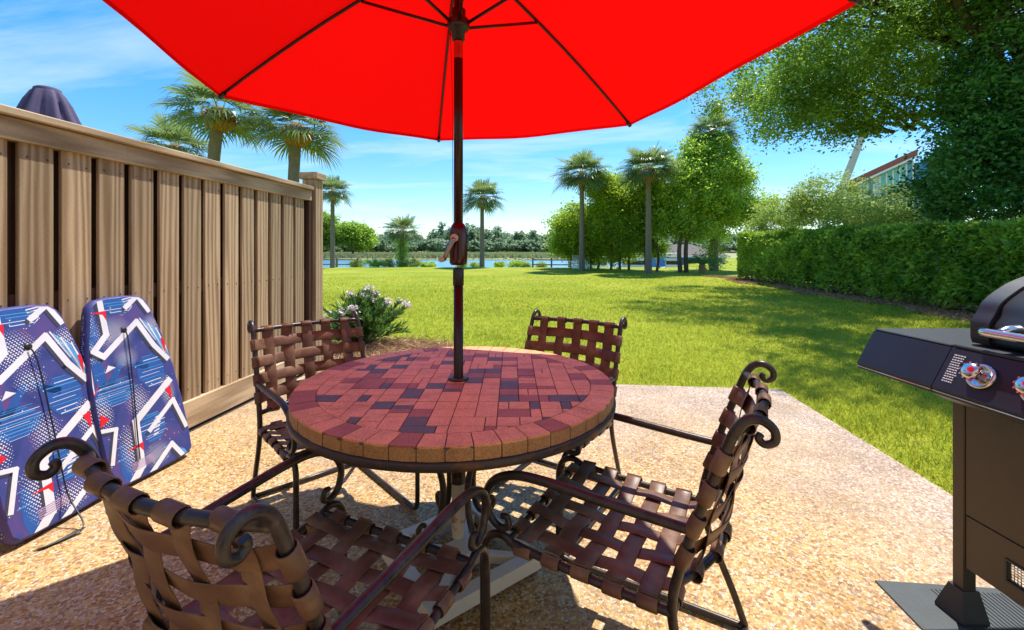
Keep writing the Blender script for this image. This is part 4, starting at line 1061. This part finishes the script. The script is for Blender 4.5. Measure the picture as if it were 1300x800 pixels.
# ================================================================== broadleaf trees
def tree(name, label, base, blobs, clumps, per, cr, leaf, mat, trunk_r=.12, group=None, trunks=None, cat='tree', shell=.6, nl=26, limb_r=.05, flat=.6, fork=.38, ratio=.5):
    bu, bd, bz = base; bp = W(bu, bd, bz); t = thing(name, label, cat, bp, 0, group)
    B = []
    for (u, d, z, ru, rd, rz) in blobs:
        p = W(u, d, z) - bp; B.append((p.x, p.y, p.z, ru, rd, rz))
    C, P, LV = crown_points(B, clumps, per, cr, shell, flat)
    mb = MB(); cen = np.mean(np.array([b[:3] for b in B]), 0)
    tr = trunks or [(0, 0)]
    tg = C[rng.choice(len(C), min(nl, len(C)), replace=False)]
    for i, (dx, dy) in enumerate(tr):
        fk = Vector((dx + (cen[0] - dx) * .35, dy + (cen[1] - dy) * .35, cen[2] * fork * 1.6))
        mb.tube([Vector((dx, dy, -.1)), Vector((dx * 1.05, dy, fk.z * .5)) + Vector((rnd.uniform(-.1, .1), 0, 0)), fk], [trunk_r * 1.25, trunk_r, trunk_r * .7], 9, sub=5)
        sub_ = tg[i::len(tr)]; nm = max(3, len(sub_) // 9); mains = sub_[:nm]
        limbs(mb, fk, mains, max(limb_r, trunk_r * .5))
        for q in sub_[nm:]:
            b_ = Vector(min(mains, key=lambda m_: np.linalg.norm(m_ - q))); limbs(mb, fk.lerp(b_, rnd.uniform(.45, .9)), [q], limb_r * .6, .008)
    mb.build('trunk', M['bark'], t)
    leaf_mesh('crown', P, leaf, mat, t, lv=LV, ratio=ratio)
    return t
G = 'leafy trees at the water end of the lawn'
tree('broadleaf_tree', 'round bright green tree at the left end of the tree row, next to the water', (5.0, 28.5, 0), [(4.1, 28.5, 2.9, 1.5, 1.5, 1.3), (4.9, 28.5, 1.8, 1.7, 1.4, 1.1), (3.4, 29, 1.6, 1.0, 1.2, .9), (4.9, 28.8, .9, 1.3, .9, .6)], 380, 66, .24, .17, M['leaf_bright'], .07, G, [(0, 0), (.5, .2)], shell=.4, flat=.9)
tree('broadleaf_tree', 'leafy green tree between the two tall palms of the tree row', (6.6, 27.0, 0), [(6.2, 27, 4.3, 1.7, 1.6, 1.4), (6.4, 27, 2.9, 1.9, 1.6, 1.5), (5.7, 27, 5.2, 1.0, 1.0, .8), (6.6, 27.5, 1.1, 1.0, .8, .6)], 470, 66, .24, .17, M['leaf_bright'], .07, G, [(0, 0), (.55, .1), (-.5, .2)], shell=.4, flat=.9)
tree('broadleaf_tree', 'thin stemmed green tree right behind the palm with orange leaf bases', (7.9, 26.0, 0), [(8.2, 26, 3.4, 1.4, 1.4, 1.9), (7.3, 26.4, 2.2, 1.1, 1.1, 1.2), (8.0, 26, 5.4, .9, .9, .9), (8.5, 26.6, 1.3, .8, .7, .6)], 360, 62, .22, .16, M['leaf_mid'], .07, G, [(0, 0), (.6, 0)], shell=.35, flat=.9)
tree('broadleaf_tree', 'largest tree of the row with a forked trunk in front of the blue building', (9.4, 24.6, 0), [(9.6, 24.8, 4.6, 1.7, 1.5, 1.9), (11.0, 25.4, 6.1, 1.8, 1.6, 1.7), (9.0, 24.8, 3.0, 1.3, 1.2, 1.2), (11.8, 25.6, 4.4, 1.8, 1.5, 1.7), (10.4, 25, 2.4, 1.3, 1, .9), (11.7, 25.7, 7.0, 1.5, 1.0, 1.1), (12.9, 26.0, 5.9, 1.3, 1.1, 1.2), (10.6, 25.4, 7.1, 1.0, .9, .8)], 640, 62, .23, .17, M['leaf_mid'], .11, G, [(0, 0), (.35, .1)], nl=50, shell=.3, flat=.9)
tree('broadleaf_tree', 'loose airy tree leaning right above the left end of the hedge', (12.3, 27.2, 0), [(12.9, 27, 4.4, 1.7, 1.5, 1.5), (14.2, 27, 3.5, 1.5, 1.3, 1.1), (12.4, 27.4, 5.5, 1.3, 1.2, 1.2), (12.6, 27, 2.6, 1.4, 1.3, .9), (15.0, 27, 3.9, 1.2, 1.0, .8), (13.6, 27, 5.3, 1.3, 1.2, 1.0), (11.4, 27, 3.6, 1.3, 1.2, 1.2)], 460, 58, .22, .16, M['leaf_mid'], .10, G, nl=50, shell=.3, flat=.9)
# big oak reaching over from the right
tree('oak_tree', 'huge spreading oak whose branches hang over the lawn from the right', (17.8, 12.6, 0),
     [(9.6, 13.2, 7.0, 2.8, 2.6, 1.4), (10.5, 13.0, 4.75, 1.0, .9, .75), (11.8, 13.2, 5.2, .9, .8, .7), (8.7, 13.6, 5.3, 1.1, 1.1, .9), (6.9, 12.8, 8.4, 2.2, 2.6, 1.3), (8.9, 14.5, 6.0, 1.5, 1.8, 1.1), (11.5, 12.5, 8.6, 3.2, 3.2, 2.0), (8.4, 9.6, 8.8, 2.3, 2.8, 1.2), (7.0, 10.5, 8.8, 1.6, 2.2, .9), (10.8, 8.0, 8.6, 3.0, 3.0, 1.6), (9.0, 7.0, 8.9, 1.5, 1.4, .8), (6.9, 8.3, 8.9, 1.5, 1.5, .8), (6.3, 7.5, 9.0, 1.3, 1.1, .6), (11.5, 12.5, 6.0, 2.2, 1.8, 1.3), (13.5, 10.5, 8.5, 3.0, 3.2, 2.2), (10.7, 14.3, 5.6, 1.4, 1.6, 1.0), (9.0, 17.0, 7.5, 2.2, 2.0, 1.3), (12.5, 15.5, 8.0, 2.6, 2.4, 2.0)],
     900, 118, .25, .12, M['leaf_oak'], .38, 'oaks and dark trees behind the hedge', shell=.35, nl=110, limb_r=.10, fork=.42, flat=.85)
tree('dark_tree', 'dense dark green tree growing up right behind the hedge', (14.2, 10.6, 0),
     [(12.9, 11.0, 3.2, 2.3, 1.9, 1.8), (13.4, 10.6, 5.4, 2.4, 2.1, 1.9), (11.7, 11.3, 2.6, 1.0, 1.0, .9), (12.4, 10.8, 4.3, 1.5, 1.4, 1.4), (16, 10, 5, 3, 3, 3.2), (13.6, 10.5, 7.8, 2.6, 2.5, 2.2)],
     760, 150, .24, .12, M['leaf_dark'], .3, 'oaks and dark trees behind the hedge', shell=.72, nl=60, limb_r=.07, flat=.8)
# pale shrubs behind the hedge
GS = 'pale leafy shrubs standing behind the hedge'
for (u, d, zt, ru, n_, lab) in ((11.7, 19.5, 3.5, 1.0, 120, 'pale shrub behind the left third of the hedge, near the boat mast'),
                       (12.2, 17.2, 4.1, 1.35, 200, 'taller pale shrub behind the hedge in front of the white raking board'),
                       (12.3, 15.2, 3.5, 1.2, 140, 'wide yellow green shrub behind the hedge below the coloured windows'),
                       (12.2, 13.5, 3.1, 1.1, 120, 'low pale shrub behind the hedge touching the dark tree')):
    tree('leafy_shrub', lab, (u, d, 0), [(u, d, zt - .85, ru, .9, 1.0), (u - ru * .6, d, zt - 1.3, ru * .6, .8, .8), (u + ru * .6, d, zt - 1.3, ru * .6, .8, .6)], n_, 42, .17, .13, M['leaf_shrub'], .03, GS, [(0, 0), (.2, .1), (-.25, 0)], cat='shrub', limb_r=.02, ratio=.35)

# oleander
def oleander():
    bp = W(-1.92, 5.75, 0); t = thing('flowering_shrub', 'small oleander bush with pinkish white flowers in the pine straw bed', 'shrub', bp)
    mb = MB(); P = []; D = []; FL = []
    for k in range(150):
        a = rnd.uniform(0, 2 * math.pi); el = R(rnd.uniform(12, 88)); L_ = rnd.uniform(.42, .60)
        d = Vector((math.cos(a) * math.cos(el), math.sin(a) * math.cos(el), math.sin(el))); e = Vector((d.x * .56, d.y * .52, .08 + d.z * .52)) * (L_ / .52)
        s0 = Vector((rnd.uniform(-.06, .06), rnd.uniform(-.06, .06), 0))
        mb.tube([s0, s0.lerp(e, .5) + Vector((0, 0, .05)), e], [.006, .005, .003], 4, sub=2)
        for i in range(34):
            f = rnd.uniform(.35, 1.05); p = s0.lerp(e, f) + Vector((0, 0, .05 * math.sin(math.pi * min(f, 1))))
            P.append(p); D.append(d + Vector((rnd.uniform(-.8, .8), rnd.uniform(-.8, .8), rnd.uniform(-.3, .8))))
        if k % 7 == 0 and el > R(15): FL.append(e)
    mb.build('stems', M['bark'], t)
    leaf_mesh('foliage', P, .105, M['leaf_olean'], t, dirs=[tuple(v) for v in D], ratio=.2)
    for e in FL:
        Q = [tuple(Vector((rnd.gauss(0, .026), rnd.gauss(0, .026), rnd.gauss(.015, .020)))) for _ in range(34)]
        leaf_mesh('flower', Q, .036, M['petal'], t, ratio=.9, loc=e * 1.12)
oleander()

# bank shrubs
GB = 'low shrubs along the top of the water bank'
spots = [(-11.0, 31.4, 1.0, .55), (-9.9, 31.5, 1.1, .75), (-8.9, 31.6, .9, .6), (-7.7, 31.2, .9, .55), (-7.0, 31.6, .8, .6), (-6.0, 31.6, .8, .5), (-3.6, 31.7, .7, .45), (-2.6, 31.8, .6, .4), (-.9, 31.6, .6, .5), (.2, 31.6, .9, .55), (1.0, 31.6, .7, .45), (2.1, 31.7, .6, .35)]
where = ['leftmost bank shrub, beside the slim palm', 'broad bank shrub, tallest one left of the vine covered palm', 'bank shrub third from the left along the water', 'bank shrub at the left foot of the vine covered palm', 'bank shrub at the right foot of the vine covered palm', 'yellow green bank shrub halfway between the vine covered palm and the umbrella pole', 'small bank shrub seen just left of the umbrella pole', 'tiny bank shrub between the umbrella pole and the single palm', 'bank shrub just right of the single palm trunk', 'fuller bank shrub in the gap right of the single palm', 'low bank shrub left of the rail fence end', 'smallest bank shrub touching the rail fence']
for (u, d, w_, h_), lab in zip(spots, where):
    tree('bank_shrub', lab, (u, d, -.05), [(u, d, h_ * .45, w_ * .55, .45, h_ * .5)], 26, 60, .10, .13, M['leaf_shrub'] if rnd.random() < .4 else M['leaf_bright'], .02, GB, cat='shrub', nl=8, limb_r=.012, ratio=.3)

# sago plant beside the hedge end
def sago():
    t = thing('sago_palm', 'dark spiky sago plant left of the hedge end', 'plant', W(10.35, 24.0, 0))
    mb = MB(); mb.lathe([(.16, 0), (.2, .25), (.15, .5), (.05, .58)], 12); mb.build('trunk', M['boots'], t)
    P = []; D = []
    for k in range(30):
        a = k * 2.4; el = R(rnd.uniform(10, 75)); L_ = 1.25
        for i in range(46):
            f = i / 46; h = Vector((math.cos(a), math.sin(a), 0)); p = h * (math.cos(el) * L_ * f) + Vector((0, 0, .5 + math.sin(el) * L_ * f - .75 * f * f * L_ * .7))
            s = Vector((-h.y, h.x, 0)) * (1 if i % 2 else -1)
            P.append(p); D.append(s + h * .5 + Vector((0, 0, .25)))
    leaf_mesh('fronds', P, .16, M['leaf_dark'], t, dirs=[tuple(v) for v in D], ratio=.14)
sago()

# ================================================================== fences, gate, boats, buildings by the water
def rail_fence(p0, p1, label, posts):
    t = thing('rail_fence', label, 'fence', p0, 0)
    d = p1 - p0; n = posts
    for k in range(n):
        q = d * k / (n - 1); MB().box(q.x - .06, q.x + .06, q.y - .06, q.y + .06, -.3, .72, bev=.01).build('post', M['grey_wood'], t)
    for z in (.25, .58):
        MB().tube([Vector((0, 0, z)), d + Vector((0, 0, z))], .045, 6, sub=1).build('rail', M['grey_wood'], t)
rail_fence(W(1.45, 30.8, .02), W(4.0, 30.0, .02), 'low grey wooden rail fence by the water, left of the picket gate', 3)
rail_fence(W(-13.8, 31.0, .02), W(-10.9, 31.2, .02), 'low grey rail fence behind the slim palm left of the bank shrubs', 3)
def picket():
    p = W(3.85, 28.2, .02); t = thing('picket_gate', 'small white picket gate standing at the foot of a tall palm', 'gate', p, A)
    for z in (.2, .72): MB().box(0, 1.15, -.02, .02, z, z + .07).build('rail', M['white_paint'], t)
    for k in range(9): MB().box(k * .13, k * .13 + .08, -.045, -.022, .04, .92 if k not in (0, 8) else 1.0).build('picket', M['white_paint'], t)
picket()
def boat(u, d, L_, rz, label, cabin=True, mast=0):
    t = thing('boat', label, 'boat', W(u, d, -1.3), rz, 'boats moored beyond the trees')
    mb = MB(); n = 12; vs = []; fs = []
    for i in range(n + 1):
        f = i / n; x = (f - .5) * L_; w_ = .17 * L_ * (1 - max(0, (f - .45) / .55) ** 2.2) + .01; h = .85 + .45 * f * f
        for (a, z) in ((-1, h), (-.9, .35), (-.35, -.2), (.35, -.2), (.9, .35), (1, h)): vs.append((x, a * w_, z))
    for i in range(n):
        for k in range(5): fs.append((i * 6 + k, i * 6 + k + 1, (i + 1) * 6 + k + 1, (i + 1) * 6 + k))
        fs.append((i * 6 + 5, i * 6, (i + 1) * 6, (i + 1) * 6 + 5))
    fs.append((0, 1, 2, 3, 4, 5)[::-1]); mb.add(vs, fs, 0, False); recalc(mb.build('hull', M['white_paint'], t))
    if cabin:
        MB().prism([(-.22 * L_, .9), (.12 * L_, .9), (.05 * L_, 1.9), (-.18 * L_, 1.9)], -.1 * L_, .1 * L_, M=Matrix(((1, 0, 0, 0), (0, 0, 1, 0), (0, 1, 0, 0), (0, 0, 0, 1)))).build('cabin', M['white_paint'], t)
        MB().box(-.2 * L_, .06 * L_, -.103 * L_, .103 * L_, 1.35, 1.7).build('cabin_window', M['black_plastic'], t)
        MB().box(-.26 * L_, .1 * L_, -.12 * L_, .12 * L_, 2.25, 2.33, bev=.02).build('canopy_top', M['white_paint'], t)
        for (a, b) in ((-.24, -.1), (-.24, .1), (.07, -.1), (.07, .1)): MB().tube([(a * L_, b * L_, 1.0), (a * L_, b * L_, 2.26)], .025, 6, sub=1).build('canopy_post', M['steel'], t)
    if mast:
        MB().tube([(0, 0, .8), (0, 0, mast)], [.09, .05], 8, sub=1).build('mast', M['white_paint'], t)
        mb = MB()
        for q in ((-.45 * L_, 0), (.45 * L_, 0)): mb.tube([(0, 0, mast - .1), (q[0], q[1], 1.2)], .012, 4, sub=1)
        mb.build('stay', M['steel'], t)
boat(7.2, 36.5, 6.0, A + .3, 'white motor boat seen low between the thin tree stems, nearest the picket gate')
boat(10.8, 37.5, 7.0, A - .2, 'white cabin boat seen right of the tall palm with orange leaf bases')
boat(13.3, 36.5, 5.0, A + 1.2, 'small white boat half hidden by the forked tree trunk')
boat(53.6, 84.5, 9.0, A + .2, 'sailing boat whose tall white mast rises above the hedge', False, 15.0)
# dock behind the trees
def dock():
    t = thing('dock', 'long pale wooden dock with pilings behind the tree row', 'dock', W(5.2, 40, -1.3), A)
    MB().box(0, 16, 0, 1.6, .7, .85).build('deck', simple('dock_planks', (.42, .38, .33), .8), t)
    for k in range(9): MB().tube([(k * 2, 0, -1), (k * 2, 0, 1.9)], .12, 8, sub=1).build('piling', M['grey_wood'], t)
dock()
def blue_house():
    t = thing('blue_building', 'low blue building with a tan roof behind the forked tree', 'building', W(16.0, 44, -.2), A)
    bl = simple('blue_siding', (.045, .17, .36), .6, 0, .12, 2)
    MB().box(0, 5.0, 0, 8, -2, .72).build('wall', bl, t)
    mb = MB(); Mx = Matrix.Identity(4)
    vs = [(-.5, -.5, .92), (5.5, -.5, .92), (5.5, 8.5, .92), (-.5, 8.5, .92), (1.5, 4, 2.1), (3.5, 4, 2.1)]
    mb.add(vs, [(0, 1, 5, 4), (1, 2, 5), (2, 3, 4, 5), (3, 0, 4), (3, 2, 1, 0)]); mb.build('roof', simple('tan_shingles', (.13, .105, .085), .9, 0, .2, 5), t)
    MB().box(-.5, 5.5, -.56, -.505, .76, .90).build('fascia', M['white_paint'], t)
    for k in range(2): MB().box(.6 + 2.4 * k, .75 + 2.4 * k, -.03, -.002, -.5, .70).build('trim', M['white_paint'], t)
    for k in range(2): f = MB().box(1.3 + 2.4 * k, 2.3 + 2.4 * k, -.03, -.002, -.2, .5).build('window', M['grill_panel'], t)
blue_house()
def beach_house():
    # gabled house with a raking band of coloured clerestory panes, seen over the hedge
    t = thing('beach_house', 'beach house with weathered white raking board, red roof edge and turquoise window panels', 'house', W(.777 * 46, 46, 0), A - R(30))
    Wt = M['white_paint']; wallm = simple('grey_siding', (.34, .38, .40), .7, 0, .1, 3)
    # raking wall facing the viewer: x to the right, height rises to the right
    x1 = 4.6; e = lambda x: 8.0 + .50 * x
    mb = MB(); mb.add([(0, 0, 0), (x1, 0, 0), (x1, 0, e(x1)), (0, 0, e(0)), (0, 6, 0), (x1, 6, 0), (x1, 6, e(x1)), (0, 6, e(0))], [(0, 1, 2, 3), (5, 4, 7, 6), (4, 0, 3, 7), (1, 5, 6, 2)]); mb.build('wall', wallm, t)
    mb = MB(); mb.add([(-1.0, -.7, e(-1.0) + .1), (x1 + .2, -.7, e(x1 + .2) + .1), (x1 + .2, 6.6, e(x1 + .2) + .1), (-1.0, 6.6, e(-1.0) + .1), (-1.0, -.7, e(-1.0) + .75), (x1 + .2, -.7, e(x1 + .2) + .75), (x1 + .2, 6.6, e(x1 + .2) + .75), (-1.0, 6.6, e(-1.0) + .75)], [(3, 2, 1, 0), (4, 5, 6, 7), (0, 1, 5, 4), (1, 2, 6, 5), (2, 3, 7, 6), (3, 0, 4, 7)]); mb.build('roof', simple('red_roof', (.36, .10, .075), .8, 0, .15, 5), t)
    mb = MB(); mb.add([(-1.0, -.76, e(-1) - .06), (x1 + .2, -.76, e(x1 + .2) - .06), (x1 + .2, -.76, e(x1 + .2) + .16), (-1.0, -.76, e(-1) + .16), (-1.0, -.705, e(-1) - .06), (x1 + .2, -.705, e(x1 + .2) - .06), (x1 + .2, -.705, e(x1 + .2) + .16), (-1.0, -.705, e(-1) + .16)], [(0, 1, 2, 3), (7, 6, 5, 4), (0, 4, 5, 1), (3, 2, 6, 7), (0, 3, 7, 4), (1, 5, 6, 2)]); mb.build('fascia', Wt, t)
    cols = [simple('pane_pale', (.48, .60, .64), .2, 0, .05), simple('pane_turquoise', (.13, .50, .52), .2, 0, .08), simple('pane_blue', (.10, .30, .48), .2, 0, .08), simple('pane_dark', (.03, .05, .06), .1)]
    n = 9; w_ = x1 / n
    for k in range(n):
        a, b = k * w_ + .06, (k + 1) * w_ - .06
        mb = MB(); mb.add([(a, -.03, e(a) - 2.0), (b, -.03, e(a) - 2.0), (b, -.03, e(b) - .12), (a, -.03, e(a) - .12)], [(0, 1, 2, 3)]); mb.build('window_panel', cols[[0, 0, 2, 0, 1, 1, 1, 1, 2][k]], t)
        mb = MB(); mb.add([(a, -.032, 4.4), (b, -.032, 4.4), (b, -.032, e(a) - 2.2), (a, -.032, e(a) - 2.2)], [(0, 1, 2, 3)]); mb.build('window', cols[3], t)
        MB().box(b + .0, b + .12, -.07, -.033, 4.3, e(b) - .15).build('mullion', Wt, t)
    MB().box(x1 + .25, x1 + 1.2, .4, 3, 0, 10.0).build('side_wing', simple('bright_blue_siding', (.05, .24, .46), .6, 0, .1, 4), t)
    MB().box(x1 + 1.25, x1 + 3.8, .2, 3, 0, 10.4).build('side_wing', simple('tan_brick', (.30, .19, .11), .9, 0, .3, 12), t)
    # steep A-frame gable board standing at the left end
    mb = MB(); mb.add([(-2.3, -1.2, 5.4), (-1.5, -1.2, 5.4), (1.9, -1.2, 16.6), (1.5, -1.2, 17.0), (-2.3, -.9, 5.4), (-1.5, -.9, 5.4), (1.9, -.9, 16.6), (1.5, -.9, 17.0)], [(0, 1, 2, 3), (7, 6, 5, 4), (0, 4, 5, 1), (1, 5, 6, 2), (2, 6, 7, 3), (3, 7, 4, 0)]); mb.build('gable_board', simple('weathered_white', (.52, .49, .47), .7, 0, .1, 3), t)
beach_house()

# ================================================================== far shore
def far_wood():
    P = []; LV = []
    def crown(u, d, h, w_, n, tone):
        c = W(u, d, -.3)
        k = max(4, int(n / 90))
        for _ in range(k):
            v = rng.normal(size=3); v /= np.linalg.norm(v); v *= np.array([w_, w_, h * .42]) * rng.uniform(.55, 1)
            cc = np.array([c.x, c.y, h * .56]) + v
            P.append(cc + rng.normal(size=(int(n / k), 3)) * np.array([w_, w_, h * .5]) * .17); LV.append(np.clip(tone + rng.uniform(-.3, .3, int(n / k)), 0, 1))
    for k in range(520):
        d = rnd.uniform(335, 430); u = rnd.uniform(-1.35, .75) * d; h = rnd.uniform(12, 19) * (1.0 if abs(u / d + .0) < .12 else 1.0) * (1.12 if -.20 < u / d < -.02 else .86)
        crown(u, d, h, rnd.uniform(5, 9), 800, rnd.random())
    for k in range(420):                  # low fringe at the shore
        d = rnd.uniform(325, 340); u = rnd.uniform(-1.2, .6) * d; crown(u, d, rnd.uniform(5, 9), rnd.uniform(4, 7), 330, rnd.random() * .6)
    tag(leaf_mesh('far_wood', np.concatenate(P), 1.7, M['leaf_far_hazed'], lv=np.concatenate(LV), ratio=.8), 'distant green wood along the far shore of the water', 'wood', kind='stuff')
far_wood()
def marsh_grass():
    n = 60000; d = 116 * (330 / 116) ** rng.random(n); u = rng.uniform(-.75, .35, n) * d
    X = u * math.cos(A) - d * math.sin(A); Y = u * math.sin(A) + d * math.cos(A)
    lv = np.clip(.5 + .5 * np.sin(d * .05 + u * .02) + rng.uniform(-.3, .3, n), 0, 1)
    m = leaf_mat('marsh_reeds', (.26, .22, .10), (.38, .42, .14), .3)
    tag(leaf_mesh('marsh_grass', np.stack([X, Y, np.full(n, -.85)], 1), 1.0, m, dirs=rng.normal(size=(n, 3)) * .3 + np.array([0, 0, 1]), lv=lv, ratio=.5), 'brown and green marsh grass across the water', 'marsh grass', kind='stuff')
marsh_grass()
GL = 'bright trees on the near shore left of the water'
for (u, d, h, w_, n_, lab) in ((-66, 150, 15, 7.5, 330, 'tall bright tree on the left shore just past the fence post'), (-54, 150, 11, 6, 260, 'lower bright green tree right of the slim palm on the left shore'), (-76, 160, 16, 8, 300, 'big tree hidden mostly behind the fence on the left shore')):
    tree('shore_tree', lab, (u, d, -.8), [(u, d, h * .60, w_, w_ * .8, h * .38), (u + w_ * .5, d, h * .35, w_ * .7, w_ * .6, h * .25)], n_, 55, .9, .75, M['leaf_mid'], .35, GL, nl=26, limb_r=.16)
def far_house(u, d, w_, h, label):
    t = thing('far_house', label, 'house', W(u, d, -.5), A, 'houses on the far shore')
    MB().box(-w_ / 2, w_ / 2, -4, 4, 0, h).build('wall', simple('far_wall', (.36, .35, .33), .8), t)
    mb = MB(); mb.add([(-w_ / 2 - .6, -4.6, h), (w_ / 2 + .6, -4.6, h), (w_ / 2 + .6, 4.6, h), (-w_ / 2 - .6, 4.6, h), (-w_ / 2 + 2, 0, h + 3.4), (w_ / 2 - 2, 0, h + 3.4)], [(0, 1, 5, 4), (1, 2, 5), (2, 3, 4, 5), (3, 0, 4), (3, 2, 1, 0)]); mb.build('roof', simple('far_roof', (.28, .26, .25), .8), t)
    for k in range(3): MB().box(-w_ / 2 + 1.2 + k * w_ / 3, -w_ / 2 + 2.8 + k * w_ / 3, -4.05, -4.002, h * .4, h * .8).build('window', M['grill_panel'], t)
far_house(-49, 330, 13, 6.0, 'pale far shore house right beside the umbrella crank')
far_house(-150, 333, 13, 5.0, 'grey roofed far shore house seen between the slim palm and the vine covered palm')
far_house(22, 334, 10, 4.0, 'smallest far shore house, beyond the open water on the right')

def bounce_wall():  # unseen wall behind the camera, added to bounce warm light forward
    t = thing('added_bounce_wall', 'added tan wall with a sliding glass door, out of view, bouncing warm light onto the patio', 'house', (0, -2.2, 0))
    sd_ = NB('tan_siding'); v = sd_.coord('Object', (1, 1, 6)); wv = sd_.n('ShaderNodeTexWave', wave_type='BANDS', bands_direction='Z', Scale=1.0); sd_.L.new(v, wv.inputs['Vector'])
    sd_.set(Base_Color=sd_.mix(sd_.noise(v, 3, 4), (.52, .41, .29), (.62, .50, .36)), Roughness=.7, Normal=sd_.bump(wv.outputs['Fac'], .3, .01))
    for (a, b, c, d) in ((-5, -1.2, -.1, 5.2), (1.2, 7, -.1, 5.2), (-1.2, 1.2, 2.15, 5.2)): MB().box(a, b, -.2, 0, c, d).build('wall', sd_.m, t)
    fr = MB().box(-1.2, 1.2, -.16, -.1, 2.08, 2.15)
    for (a, b) in ((-1.2, -1.13), (-.04, .04), (1.13, 1.2)): fr.box(a, b, -.16, -.1, 0, 2.08)
    dr = fr.build('sliding_door', M['white_paint'], t)
    MB().box(-1.13, 1.13, -.14, -.13, .0, 2.08).build('glass', M['grill_panel'], dr)
bounce_wall()
